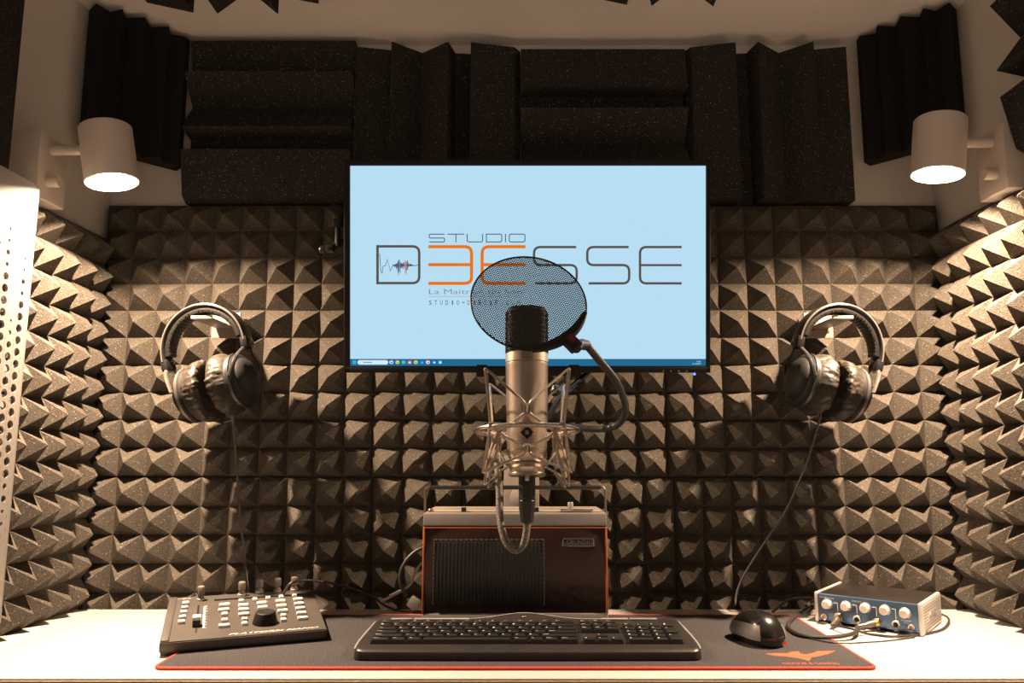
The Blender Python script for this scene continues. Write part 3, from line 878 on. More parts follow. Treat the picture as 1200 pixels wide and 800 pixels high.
CB = frame(PF @ (cdir * (PR + .0030)), (PF.to_3x3() @ cdir), (PF.to_3x3() @ Vector((-cdir.y, cdir.x, 0))), pz)
hub = obj('hub_block', MB().box((.0035, 0, .001), (.018, .0155, .010), .0015, CB), BLACKM, pf)
g = MB()
for s in (-1, 1):
    g.tube([Vector((.0005 + .0019 * math.cos(2 * PI * i / 14) + .0022 * s, .0021 * math.sin(2 * PI * i / 14) - .0000, .0062)) for i in range(14)], .0004, 5, closed=True, M=CB)
    g.tube([Vector((-.0002 + .0018 * math.cos(2 * PI * i / 14) + .0022 * s, .0022 * math.sin(2 * PI * i / 14) + .0030, .0062)) for i in range(14)], .0004, 5, closed=True, M=CB)
obj('hub_emblem', g, mat('dark_red_print', (.25, .02, .04), rough=.5), hub)
cp_ = CB @ Vector((.010, 0, 0))
gp = [cp_, at(684, 402, .885), at(702, 422, .915), at(722, 447, .945), at(732.5, 473, .975), at(731, 488, .995), at(722, 498.5, 1.015), at(705, 502.5, 1.03), at(688, 502, 1.04), at(668, 500, 1.05), at(650, 501, 1.058)]
gs = spline(gp, 10)
obj('gooseneck', MB().tube(gs, .0046, 14), mat('gooseneck_skin', (.022, .021, .021), rough=.4, bump=.6, bscale=400), pf)
obj('gooseneck_ferrule', MB().tube([gs[0], gs[5], gs[12]], .0062, 14), BLACKP, pf)
obj('thumb_screw', MB().lathe([(.0001, 0), (.0024, 0), (.0024, .006), (.0001, .0065)], 12, zframe(at(675, 404.5, .885), (-.6, -.4, -.6))), BRASS, pf)

# microphone cable: connector, then the braided loop
mc = thing('microphone_cable', 'grey braided microphone cable looping up from its black plug', 'cable', MICF @ Vector((0, 0, -.07)))
cp0 = MICF @ Vector((0, 0, -.0500)); cp1 = at(617.5, 612, .975)
dd = (cp1 - cp0); Lc = dd.length
M = zframe(cp0, dd)
obj('plug', MB().lathe([(.0001, 0), (.0100, 0), (.0104, .003), (.0104, Lc * .48), (.0098, Lc * .485), (.0098, Lc * .50), (.0106, Lc * .505), (.0106, Lc * .56), (.0100, Lc * .565), (.0104, Lc * .575), (.0098, Lc * .75), (.0078, Lc * .98), (.006, Lc), (.0001, Lc)], 28, M), BLACKP, mc, smooth=25)
cpts = [at(617.3, 606, .975), at(617, 622, .975), at(613.5, 637, .974), at(605, 644.5, .973), at(595, 638, .975), at(588.5, 622, .98), at(585.5, 600, .99), at(585, 575, 1.0), at(583.5, 550, 1.01), at(583, 528, 1.03), at(590, 512, 1.055), at(606, 505, 1.066)]
obj('braided_lead', MB().tube(spline(cpts, 12), .0046, 14), BRAID, mc)

# ------------------------------------------------------------------ portable radio recorder
RY = 1.190
a = at(496, 601, RY); b = at(711, 601, RY)
RX0, RX1, RZ1 = a.x, b.x, a.z
RW = RX1 - RX0; RCX = (RX0 + RX1) / 2
RDP = .115
rec = thing('portable_radio', 'vintage brown portable radio recorder with silver top standing behind the keyboard', 'radio', (RCX, RY + RDP / 2, DESK + .0035))
rz = DESK + .0035
wz0, wz1 = at(600, 718.5, RY).z, at(600, 617.5, RY).z
LEATHERB = mat('brown_leatherette', (.019, .0062, .004), rough=.36, coat=.1, bump=.9, bscale=75, var=.3, vscale=25)
EDGEB = mat('orange_brown_edge', (.42, .12, .035), rough=.35)
SILV = mat('champagne_silver', (.28, .265, .26), rough=.35, metal=.35)
obj('case', MB().box((RCX, RY + RDP / 2 + .001, (wz0 + wz1) / 2), (RW - .002, RDP - .002, wz1 - wz0), .002), LEATHERB, rec)
e = MB()
for x in (RX0 + .0014, RX1 - .0014): e.box((x, RY + .0045, (wz0 + wz1) / 2), (.0030, .010, wz1 - wz0), .001)
e.box((RCX, RY + .0008, wz1 - .0010), (RW - .004, .0022, .0012), .0004)
obj('edge_piping', e, EDGEB, rec)
obj('base_strip', MB().box((RCX, RY + RDP / 2, (rz + wz0) / 2), (RW, RDP, wz0 - rz), .002), SILV, rec)
obj('top_band', MB().box((RCX, RY + RDP / 2, (wz1 + .0016 + RZ1) / 2), (RW, RDP, RZ1 - wz1 - .0016), .0022), SILV, rec)
obj('seam_strip', MB().box((RCX, RY + RDP / 2, wz1 + .0008), (RW - .003, RDP - .003, .0022), 0), BLACKP, rec)
# top deck
dk = MB(); dk.box((RCX, RY + RDP / 2 + .006, RZ1 + .0008), (RW - .010, RDP - .020, .0018), .0005)
obj('control_deck', dk, mat('deck_cream', (.30, .26, .21), rough=.4), rec)
for px, w in ((543.5, 6), (628.5, 6)):
    p = at(px, 597, RY + .018); obj('push_button', MB().box((p.x, p.y, RZ1 + .0042), (w * .00128, .008, .0062), .001), BLACKP, rec)
p = at(676, 598, RY + .014); obj('tuning_strip', MB().box((p.x, RY + .014, RZ1 + .0028), (.050, .008, .0026), .001), mat('bright_chrome', (.75, .72, .68), rough=.2, metal=1), rec)
p = at(668.5, 590, RY + .05); obj('tuning_knob', MB().lathe([(.0001, 0), (.0046, 0), (.0046, .011), (.004, .012), (.0001, .012)], 18, Matrix.Translation((p.x, RY + .05, RZ1 + .001))), SILV, rec)
p = at(505, 597, RY + .02); obj('volume_knob', MB().lathe([(.0001, 0), (.0046, 0), (.0046, .003), (.004, .0038), (.0001, .0038)], 18, Matrix.Translation((p.x, RY + .02, RZ1 + .001))), BRASS, rec)
# loudspeaker grille
ga, gb = at(508, 631, RY), at(638.5, 709, RY)
gm = MB(); gm.box(((ga.x + gb.x) / 2, RY - .0004, (ga.z + gb.z) / 2), (gb.x - ga.x, .0030, ga.z - gb.z), .0008)
gr = obj('speaker_grille', gm, BLACKP, rec)
sl = MB(); n = 30
for i in range(n):
    x = ga.x + (gb.x - ga.x) * (i + .5) / n
    sl.box((x, RY - .0026, (ga.z + gb.z) / 2 - .001), (.0026, .0018, ga.z - gb.z - .008), .0007)
obj('grille_slats', sl, BLACKM, gr)
dt = MB(); n = 22
for i in range(n):
    x = ga.x + (gb.x - ga.x) * (i + .5) / n
    dt.box((x, RY - .0024, ga.z - .0012), (.0032, .0010, .0009), .0003)
for i in range(16):
    z = gb.z + (ga.z - gb.z) * (i + .5) / 16
    dt.box((gb.x - .0012, RY - .0022, z), (.0007, .0008, .0036), .0002); dt.box((ga.x + .0010, RY - .0022, z), (.0006, .0008, .0036), .0002)
obj('grille_trim', dt, mat('dull_gold', (.34, .24, .11), rough=.45, metal=.7), gr)
ba_, bb_ = at(657, 629.5, RY), at(698, 641, RY)
bd_ = MB(); bd_.box(((ba_.x + bb_.x) / 2, RY - .0008, (ba_.z + bb_.z) / 2), (bb_.x - ba_.x, .0036, ba_.z - bb_.z), .001)
bg_ = obj('name_badge', bd_, BLACKG, rec)
bw, bh = bb_.x - ba_.x, ba_.z - bb_.z
FR = frame(Vector((ba_.x, RY - .0027, bb_.z)), (1, 0, 0), (0, 0, 1), (0, -1, 0))
obj('badge_lettering', MB().text('GRUNDIG', bw * .74, bh * .42, FR @ Matrix.Translation((bw * .16, bh * .33, 0)), depth=.0004), mat('worn_silver_print', (.20, .19, .18), rough=.4, metal=.5), bg_, smooth=0)
fm = MB()
for (x0, y0_, x1, y1_) in ((.06, .86, .94, .92), (.20, .10, .94, .16), (.92, .10, .955, .92), (.05, .2, .075, .8)):
    fm.ngon([(x0 * bw, y0_ * bh, .0002), (x1 * bw, y0_ * bh, .0002), (x1 * bw, y1_ * bh, .0002), (x0 * bw, y1_ * bh, .0002)], FR)
obj('badge_border', fm, mat('worn_chrome', (.32, .29, .30), rough=.4, metal=.6), bg_, smooth=0)
# carrying handle
hz = at(600, 571, RY + .05).z; hy = RY + .05
hl, hr_ = RX0 - .004, RX1 + .004
wire = [(hl + .001, hy, hz - .085), (hl, hy, hz - .004), (hl + .004, hy, hz + .0004), (hl + .012, hy, hz + .0004)]
hw = obj('handle_wire', MB().tube(wire, .0019, 8), STEELBAND, rec)
obj('handle_wire', MB().tube([(hr_ - .001, hy, hz - .085), (hr_, hy, hz - .004), (hr_ - .004, hy, hz + .0004), (hr_ - .012, hy, hz + .0004)], .0019, 8), STEELBAND, rec)
obj('handle_grip', MB().tube([(hl + .008, hy, hz), (hr_ - .008, hy, hz)], .0034, 12), BLACKP, rec)
obj('handle_pivot', MB().lathe([(.0001, 0), (.005, 0), (.005, .004), (.0001, .0045)], 14, zframe((RX0 - .0002, hy, hz - .085), (-1, 0, 0), (0, 1, 0))), SILV, rec)
obj('handle_pivot', MB().lathe([(.0001, 0), (.005, 0), (.005, .004), (.0001, .0045)], 14, zframe((RX1 + .0002, hy, hz - .085), (1, 0, 0), (0, 1, 0))), SILV, rec)

# white box with a round plug behind it
wb = thing('cable_box', 'white upright cable box with round socket cover behind the brown radio', 'socket box', (0, 1.34, DESK))
a, b = at(590.5, 533, 1.342), at(632, 600, 1.342)
obj('box', MB().box(((a.x + b.x) / 2, 1.349, (a.z + DESK) / 2), (b.x - a.x, .016, a.z - DESK - .001), .0025), mat('white_trunking', (.24, .22, .20), rough=.4), wb)
obj('round_cover', MB().lathe([(.0001, 0), (.019, 0), (.0185, .006), (.012, .0085), (.0001, .009)], 28, zframe(at(611, 582, 1.341), (0, -1, 0))), WHITEMETAL, wb)

# ------------------------------------------------------------------ mouse mat
pz0 = DESK + .0003
fl, frr, brr = atz(178.5, 785, DESK), atz(1027, 785, DESK), atz(930, 722.5, DESK)
px0, px1, py0, py1 = -.457, .440, fl.y, brr.y
matm = thing('desk_mat', 'long black cloth desk mat with red stitched edge under the keyboard', 'desk mat', (0, (py0 + py1) / 2, DESK))
MATB = mat('speckled_black_cloth', (.052, .050, .054), rough=.95, spec=.1, var=.75, vscale=620, bump=.4, bscale=900)
REDM = mat('red_stitching', (.62, .045, .018), rough=.7, bump=.6, bscale=500)
pcx, pcy = (px0 + px1) / 2, (py0 + py1) / 2
mo = rrect(px1 - px0, py1 - py0, .012, 6)
obj('cloth', MB().prism(mo, .0030, Matrix.Translation((pcx, pcy, pz0))), MATB, matm)
obj('stitched_edge', MB().tube([(x + pcx, y + pcy, pz0 + .0019) for x, y in rrect(px1 - px0, py1 - py0, .012, 6)], .0019, 10, closed=True), REDM, matm)
MTOP = pz0 + .0030
ORP = mat('orange_print', (.48, .085, .03), rough=.8)
def onmat(px, py): p = atz(px, py, MTOP + .0003); return p
# spread-winged bird emblem
bird = [(897, 765.8), (908, 765), (922, 765.2), (929, 763.2), (936.5, 763), (937.5, 765.5), (944, 766.5), (953, 764.8), (958, 762.8), (979, 762.2), (970, 766.2), (957, 769.0), (951, 769.8), (949.5, 772.5), (948, 774), (944, 773), (935, 770.8), (922, 769), (908, 768)]
obj('bird_emblem', MB().ngon([onmat(*p) for p in bird]), ORP, matm, smooth=0)
a, b, c = onmat(919, 778.2), onmat(984.5, 778.2), onmat(919, 775.9)
obj('mat_lettering', MB().text('DEVOUR & GAMING', (b - a).length, abs(c.y - a.y), frame(a, (1, 0, 0), (0, 1, 0), (0, 0, 1))), ORP, matm, smooth=0)

# ------------------------------------------------------------------ keyboard
kx = .0070; ky0, ky1 = 1.0250, 1.154; kd = ky1 - ky0; kw = .2236
kb_ = thing('keyboard', 'black computer keyboard with glossy palm rest lying across the desk mat', 'keyboard', (kx, (ky0 + ky1) / 2, MTOP))
def kh(u, v):
    base = .0125 + .010 * v
    edge = min(1, (1 - abs(u)) / .012)
    fr_ = min(1, v / .06)
    h = base * (.55 + .45 * math.sqrt(max(0, edge))) * (.72 + .28 * math.sqrt(max(0, fr_)))
    if v > .86:
        k = (v - .86) / .14
        h += k * (.0085 * math.exp(-((u + .02) / .22) ** 2))
    return h
def kpt(u, v, z=None):
    hw = kw * (1 - .045 * max(0, v - .25) ** 1.3)
    yb = ky0 + v * kd
    bow = .0015 * (u * u)
    rnd = .007 * max(0, (abs(u) - .96) / .04) ** 2
    y = yb + (bow + rnd) * (1 - v) - (rnd * 1.2) * v
    return Vector((kx + u * hw, y, MTOP + .0015 + (kh(u, v) if z is None else z)))
t_ = bmesh.new()
us = [-1, -.995, -.985, -.97, -.95] + [-.92 + 1.84 * i / 46 for i in range(47)] + [.95, .97, .985, .995, 1]
vs_ = [0, .012, .03, .06, .1, .15, .2, .24, .27, .4, .55, .7, .8, .86, .90, .94, .97, 1.0]
G = [[t_.verts.new(kpt(u, v)) for u in us] for v in vs_]
for j in range(len(vs_) - 1):
    for i in range(len(us) - 1):
        t_.faces.new((G[j][i], G[j][i + 1], G[j + 1][i + 1], G[j + 1][i]))
loop = G[0][:] + [G[j][-1] for j in range(1, len(vs_))] + list(reversed(G[-1][:-1])) + [G[j][0] for j in range(len(vs_) - 2, 0, -1)]
bot = [t_.verts.new((v.co.x, v.co.y, MTOP + .0012)) for v in loop]
n = len(loop)
for i in range(n): t_.faces.new((loop[(i + 1) % n], loop[i], bot[i], bot[(i + 1) % n]))
t_.faces.new(bot); bmesh.ops.recalc_face_normals(t_, faces=t_.faces)
case = obj('case', MB()._grow(t_), mat('keyboard_black', (.024, .022, .021), rough=.33, var=.15, vscale=40), kb_, smooth=40)
eg = MB()
eg.tube([kpt(-.998, v, kh(-.985, v) * .93 + .0004) for v in (.02, .1, .25, .45, .65, .85, .97)], .0011, 8)
eg.tube([kpt(.998, v, kh(.985, v) * .93 + .0004) for v in (.02, .1, .25, .45, .65, .85, .97)], .0011, 8)
obj('side_trim', eg, SILVERP, kb_)
tr = MB(); tr.tube([kpt(u, 1.0, kh(u, 1.0) + .0003) for u in [-.52 + .02 * i for i in range(53)]], .0007, 6)
obj('rear_trim', tr, SILVERP, kb_)
MBG = mat('media_bar_grey', (.30, .28, .265), rough=.3)
for u0, u1 in ((-.90, -.76), (-.75, -.38), (.49, .67), (.68, .86)):
    p0, p1 = kpt(u0, .965), kpt(u1, .965)
    mbk = MB().box(((p0.x + p1.x) / 2, p0.y, p0.z + .0012), (p1.x - p0.x, .0058, .0030), .0009)
    obj('media_bar', mbk, MBG, kb_)
p = kpt(-.02, .945)
lg = MB()
for r_ in (.0020, .0012): lg.tube([Vector((p.x + r_ * 1.5 * math.cos(2 * PI * i / 16), p.y + r_ * math.sin(2 * PI * i / 16), p.z + .0006)) for i in range(13)], .0004, 5)
obj('maker_mark', lg, SILVERP, kb_)
KEYM = mat('key_black', (.017, .0165, .0165), rough=.30)
U = .01822; pitchv = .01475
kl, kyt = kx - .2055, 1.0520
leg = MB()
def key(x0u, w, rowy, label='', name='key', hu=1, dz=0):
    x0 = kl + x0u * U; x1 = x0 + w * U - .0012
    yc = kyt + rowy * pitchv + (hu - 1) * pitchv / 2; dy = hu * pitchv - .0014
    cx_, v = (x0 + x1) / 2, (yc - ky0) / kd
    z = MTOP + .0015 + .0125 + .010 * v
    t = bmesh.new(); hgt = .0058
    bt = [(x0, yc - dy / 2), (x1, yc - dy / 2), (x1, yc + dy / 2), (x0, yc + dy / 2)]
    i_ = .0019
    tp = [(x0 + i_, yc - dy / 2 + i_), (x1 - i_, yc - dy / 2 + i_), (x1 - i_, yc + dy / 2 - i_ * .6), (x0 + i_, yc + dy / 2 - i_ * .6)]
    a = [t.verts.new((x, y, z - .001)) for x, y in bt]; b = [t.verts.new((x, y, z + hgt)) for x, y in tp]
    t.faces.new(list(reversed(a))); top = t.faces.new(b)
    for k in range(4): t.faces.new((a[k], a[(k + 1) % 4], b[(k + 1) % 4], b[k]))
    bmesh.ops.bevel(t, geom=list(top.edges), offset=.0006, segments=1, affect='EDGES')
    obj(name, MB()._grow(t), KEYM, kb_, smooth=0)
    if label:
        lh = .0038 if len(label) == 1 else .0025
        leg.text(label, min(lh * .62 * len(label), (x1 - x0) * .6), lh, Matrix.Translation((x0 + i_ + .0012, yc + dy * .5 - i_ - .0016 - lh, z + hgt + .00025)))
def row(y, x0, items):
    x = x0
    for it in items:
        if isinstance(it, (int, float)): x += it; continue
        lab, w = it if isinstance(it, tuple) else (it, 1)
        nm = {'_': 'space_bar', 'Enter': 'enter_key', 'Shift': 'shift_key'}.get(lab, 'key')
        key(x, w, y, '' if lab == '_' else lab, nm); x += w
row(0, 0, [('Ctrl', 1.4), ('Win', 1.15), ('Alt', 1.15), ('_', 6.5), ('Alt', 1.2), ('Fn', 1.1), ('Menu', 1.1), ('Ctrl', 1.4)])
row(1, 0, [('Shift', 2.25)] + list('WXCVBN,;:!') + [('Shift', 2.75)])
row(2, 0, [('Caps', 1.75)] + list('QSDFGHJKLM%') + [('Enter', 2.25)])
row(3, 0, [('Tab', 1.5)] + list('AZERTYUIOP^$') + [('*', 1.5)])
row(4, 0, list('1234567890-=+') + [('Del', 2)])
row(5, 0, ['Esc', .35] + ['F%d' % i for i in range(1, 13)] + [('Pwr', 1.65)])
for y, ks in ((5, ['Prt', 'Scr', 'Pse']), (4, ['Ins', 'Hm', 'Pg']), (3, ['Del', 'End', 'Pg'])): row(y, 15.25, ks)
key(16.25, 1, 1, '^'); row(0, 15.25, ['<', 'v', '>'])
row(4, 18.5, ['Num', '/', '*', '-']); row(3, 18.5, list('789')); row(2, 18.5, list('456')); row(1, 18.5, list('123')); row(0, 18.5, [('0', 2), '.'])
key(21.5, 1, 2, '+', hu=2); key(21.5, 1, 0, 'En', 'enter_key', hu=2)
lgd = obj('key_legends', leg, PRINTW, kb_, smooth=0)
hl_ = MB()
for i in range(8):
    x = kl + (2.2 + i * 1.0) * U; y = kyt + 5.62 * pitchv
    hl_.box((x, y, MTOP + .0015 + .0225 + .0002), (.0042, .0012, .0005), 0)
obj('media_symbols', hl_, mat('teal_print', (.10, .42, .42), rough=.6), kb_, smooth=0)

# ------------------------------------------------------------------ mouse
mcn = atz(889, 752, MTOP)
MY = R(17)
mf = frame(Vector((mcn.x, mcn.y + .006, MTOP + .0008)), (math.cos(MY), math.sin(MY), 0), (-math.sin(MY), math.cos(MY), 0), (0, 0, 1))
mse = thing('mouse', 'black wireless mouse with grey side grips on the right of the desk mat', 'mouse', None, frame=mf)
ML, MWd, MH = .096, .059, .0385
def mouse_pt(a, b):
    # a round the outline, b from rim (0) to crown (1)
    c, s = math.cos(a), math.sin(a)
    k = (abs(c) ** 2.25 + abs(s) ** 2.25) ** (-1 / 2.25)
    x, y = c * k * MWd / 2, s * k * ML / 2
    x *= 1 - .10 * math.cos(y / (ML / 2) * PI) * .8
    r = math.cos(b * PI / 2) ** .78
    z = MH * math.sin(b * PI / 2) ** .9
    z *= .93 + .12 * math.cos((y * r + .012) / (ML / 2) * 1.3) - .08 * (y * r / (ML / 2))
    tuck = .90 + .10 * min(1, b / .16)
    return Vector((x * r * tuck, y * r * tuck, z + .0008))
def mouse_patch(a0, a1, b0, b1, na, nb, off=0.0, closed=False):
    t = bmesh.new(); g_ = []
    for j in range(nb + 1):
        b = b0 + (b1 - b0) * j / nb
        g_.append([t.verts.new(mouse_pt(a0 + (a1 - a0) * i / na, b) * 1.0 + Vector((0, 0, 0))) for i in range(na if closed else na + 1)])
    m_ = na if closed else na
    for j in range(nb):
        for i in range(m_):
            i2 = (i + 1) % na if closed else i + 1
            t.faces.new((g_[j][i], g_[j][i2], g_[j + 1][i2], g_[j + 1][i]))
    if closed:
        t.faces.new(list(reversed(g_[0]))); t.faces.new(g_[-1])
    bmesh.ops.recalc_face_normals(t, faces=t.faces)
    if off:
        for f_ in t.faces: f_.normal_update()
        for v in t.verts: v.normal_update()
        c = Vector((0, 0, .01))
        for v in t.verts:
            n_ = v.normal if v.normal.dot(v.co - c) > 0 else -v.normal
            v.co += n_ * off
    return MB()._grow(t, mf)
obj('shell', mouse_patch(0, 2 * PI, 0, .995, 64, 20, closed=True), BLACKG, mse, smooth=60)
GRIP = mat('grey_grip', (.20, .19, .185), rough=.4)
obj('side_grip', mouse_patch(R(120), R(232), .10, .42, 20, 6, .0007), GRIP, mse, smooth=60)
obj('side_grip', mouse_patch(R(-58), R(62), .10, .42, 20, 6, .0007), GRIP, mse, smooth=60)
whm = MB().lathe([(.0001, -.003), (.009, -.003), (.0095, -.002), (.0095, .002), (.009, .003), (.0001, .003)], 24, mf @ frame(Vector((0, .027, .0255)), (0, 1, 0), (0, 0, 1), (1, 0, 0)))
obj('scroll_wheel', whm, RUBBER, mse)
g = MB()
pc_ = mouse_pt(R(-90), .62)
g.tube([mf @ (Vector((.0000 + .0022 * math.cos(a), -.014 + .0022 * math.sin(a), MH * 1.035))) for a in [R(20 + 20 * i) for i in range(15)]], .0004, 5)
g.text('logi', .0085, .0022, mf @ Matrix.Translation((-.0042, -.020, MH * 1.0215)))
obj('maker_mark', g, PRINTG, mse)
obj('sensor_glow', MB().box(mf @ Vector((.010, -ML * .432, .0042)), (.018, .0014, .0026), .0006, rot=Matrix.Rotation(MY + .05, 4, 'Z')), emission('red_led', (1, .02, .01, 1), .8), mse)

# ------------------------------------------------------------------ fader controller
cy_ = .3712
ca_, cb_2 = Vector((math.cos(cy_), math.sin(cy_), 0)), Vector((-math.sin(cy_), math.cos(cy_), 0))
cw, cdp, ch1, ch2 = .2151, .198, .0190, .0417
c0 = Vector((-.4759, 1.0517, DESK))
ct = thing('mixing_controller', 'dark grey sloping fader controller with white buttons left of the keyboard', 'controller', None, frame=frame(c0 + ca_ * cw / 2 + cb_2 * cdp / 2, ca_, cb_2, (0, 0, 1)))
CF = frame(c0, ca_, cb_2, (0, 0, 1))
sl_ = math.atan2(ch2 - ch1, cdp)
TF = CF @ Matrix.Translation((0, 0, ch1)) @ Matrix.Rotation(sl_, 4, 'X')     # top plate: x right, y up the slope, z out
tl = math.hypot(cdp, ch2 - ch1)
CASEM = mat('controller_dark_grey', (.060, .054, .048), rough=.48, var=.12, vscale=25)
t_ = bmesh.new(); gap = .0042
prof_ = [(0.004, .0042), (0.0, .010), (0.0, ch1), (cdp, ch2), (cdp, .006), (cdp - .01, .0042)]
a = [t_.verts.new((0, y, z)) for y, z in prof_]; b = [t_.verts.new((cw, y, z)) for y, z in prof_]
t_.faces.new(a); t_.faces.new(list(reversed(b)))
for k in range(len(prof_)): t_.faces.new((a[k], b[k], b[(k + 1) % len(prof_)], a[(k + 1) % len(prof_)]))
bmesh.ops.bevel(t_, geom=list(t_.edges), offset=.0014, segments=2, affect='EDGES')
bmesh.ops.recalc_face_normals(t_, faces=t_.faces)
obj('case', MB()._grow(t_, CF), CASEM, ct)
ft = MB()
for x, y in ((.014, .016), (cw - .014, .016), (.014, cdp - .02), (cw - .014, cdp - .02)): ft.lathe([(.0001, -.0002 if x > .1 or y < .1 else 0), (.008, 0), (.008, .0046), (.0001, .0046)], 16, CF @ Matrix.Translation((x, y, .0002 if x < .1 and y < .05 else .0034)))
obj('rubber_feet', ft, RUBBER, ct)
def ctop(px, py):
    """point of the sloping top plate seen at a pixel, in plate coordinates"""
    o = TF.inverted() @ CAM; d = TF.inverted().to_3x3() @ ray(px, py)
    k = -o.z / d.z; return o + d * k
def tpl(mb, x, y, w, h, hz, bev=.0008): return mb.box((x, y, hz / 2), (w, h, hz), bev, TF)
obj('side_rail', MB().box((.006, tl / 2, .0009), (.010, tl - .006, .0018), .0008, TF), CASEM, ct)
a, b = ctop(251, 703.5), ctop(357, 696)
ds = obj('display_strip', tpl(MB(), (a.x + b.x) / 2, (a.y + b.y) / 2, b.x - a.x, .0062, .0009, .0003), BLACKG, ct)
def knob(px, py):
    p = ctop(px, py); m = TF @ Matrix.Translation((p.x, p.y, 0))
    k = MB().lathe([(.0001, .0), (.0050, 0), (.0050, .005), (.0036, .0078), (.0042, .0088), (.0052, .0092), (.0052, .0205), (.0047, .0214), (.0001, .0214)], 20, m)
    for i in range(12):
        a_ = 2 * PI * i / 12; k.box((.0052 * math.cos(a_), .0052 * math.sin(a_), .0148), (.0010, .0010, .0108), .0003, m)
    ko = obj('knob', k, TANKNOB, ct)
    obj('knob_collar', MB().lathe([(.0051, .0004), (.0059, .0004), (.0059, .003), (.0051, .0034)], 20, m), SILVERP, ko)
for px, py in ((235, 703), (283, 697.5), (304, 694.5), (325, 693), (344.5, 691.5)): knob(px, py)
# fader
a, b = ctop(233.5, 709), ctop(228.5, 741)
fxm = (a.x + b.x) / 2
obj('fader_slot', tpl(MB(), fxm, (a.y + b.y) / 2, .0026, a.y - b.y, .0006, .0002), BLACKP, ct)
p = ctop(230, 733)
fcap = obj('fader_cap', MB().prism([(-.007, 0), (.007, 0), (.0055, .0125), (.0028, .0110), (-.0028, .0110), (-.0055, .0125)], .0105, TF @ frame(Vector((fxm - .00525, p.y, .001)), (0, 1, 0), (0, 0, 1), (1, 0, 0)), .0006), BLACKP, ct)
obj('fader_line', MB().box((fxm, p.y + .0004, .0108), (.0108, .0128, .0062), .0006, TF), CREAMBTN, fcap)
sc_ = MB(); a, b = ctop(241.5, 710.5), ctop(236.5, 736)
sc_.box(((a.x + b.x) / 2, (a.y + b.y) / 2, .0004), (.0028, a.y - b.y, .0006), 0, TF)
for i in range(9): sc_.box(((a.x + b.x) / 2 + .0028, b.y + (a.y - b.y) * i / 8, .0004), (.0032, .0008, .0006), 0, TF)
obj('meter_scale', sc_, PRINTW, ct, smooth=0)
def buttons(pa, pb, n, w, hgt=.0042, reds=(), name='button', gapk=.93):
    a, b = ctop(*pa), ctop(*pb)
    for i in range(n):
        k = i / max(1, n - 1); x, y = a.x + (b.x - a.x) * k, a.y + (b.y - a.y) * k
        st = (a - b).length / max(1, n - 1) if n > 1 else .008
        bo = obj(name, MB().box((x, y, hgt / 2), (w, min(st * gapk, .0085), hgt), .0010, TF), CREAMBTN, ct)
        if i in reds: obj('button_mark', MB().box((x, y, hgt + .0001), (.0024, .0022, .0004), 0, TF), REDMARK, bo, smooth=0)
        else: obj('button_mark', MB().box((x, y, hgt + .0001), (w * .45, .0011, .0004), 0, TF), PRINTG, bo, smooth=0)
buttons((217.5, 708), (212.5, 730), 5, .0088)
buttons((263, 710), (262, 716), 2, .0150); buttons((263, 721), (263, 728), 2, .0086, reds=(1,)); buttons((262.5, 734.5), (262.5, 734.5), 1, .0145)
buttons((282.5, 705), (282.5, 705), 1, .0070); buttons((285, 710.5), (285.5, 721), 3, .0145); buttons((286.5, 727), (286.5, 732), 2, .0078)
buttons((298.5, 703.5), (298.5, 703.5), 1, .0070); buttons((314, 702), (314, 702), 1, .0070); buttons((306.5, 708), (307.5, 713), 2, .0140)
buttons((329.5, 700.5), (329.5, 700.5), 1, .0070); buttons((328.5, 705.5), (331, 717), 3, .0145, reds=(2,)); buttons((332, 722.5), (332, 727.5), 2, .0075)
buttons((345, 699), (345, 699), 1, .0070); buttons((349, 703.5), (354.5, 725.5), 5, .0140)
p = ctop(310.5, 729.5)
jd = obj('jog_dial', MB().lathe([(.0001, 0), (.0172, 0), (.0172, .002), (.0135, .0150), (.0122, .0160), (.0001, .0152)], 40, TF @ Matrix.Translation((p.x, p.y, .0003))), BLACKM, ct)
a, b = ctop(268, 743.5), ctop(373, 734.5)
obj('name_lettering', MB().text('PLATFORM NANO', abs(b.x - a.x), .0056, TF @ Matrix.Translation((a.x, (a.y + b.y) / 2 - .003, .0004)), italic=True), PRINTW, ct, smooth=0)
a, b = ctop(206, 702.5), ctop(223, 701)
obj('maker_lettering', MB().text('icon', abs(b.x - a.x), .0036, TF @ Matrix.Translation((a.x, (a.y + b.y) / 2 - .001, .0004))), PRINTW, ct, smooth=0)

# ------------------------------------------------------------------ audio interface
iy = -.6884
ia, ib = Vector((math.cos(iy), math.sin(iy), 0)), Vector((-math.sin(iy), math.cos(iy), 0))
iw, idp, ih = .1558, .1232, .0447
i0 = Vector((.4638, 1.2641, DESK))
IF = frame(i0 + Vector((0, 0, .0004)), ia, ib, (0, 0, 1))
au = thing('audio_interface', 'small blue-fronted audio interface with silver end cheeks at the right of the worktop', 'audio interface', None, frame=frame(i0 + ia * iw / 2 + ib * idp / 2, ia, ib, (0, 0, 1)))
z0_ = .0035
obj('case', MB().box((iw / 2, idp / 2 + .002, (z0_ + ih) / 2), (iw - .012, idp - .004, ih - z0_), .0015, IF), mat('dark_brown_case', (.014, .011, .010), rough=.35), au)
FP = mat('brushed_blue_aluminium', (.075, .135, .235), rough=.30, metal=.55, bump=.05, bscale=300)
fp = obj('front_panel', MB().box((iw / 2, .0015, (z0_ + ih) / 2), (iw - .010, .0050, ih - z0_ - .0005), .0016, IF), FP, au)
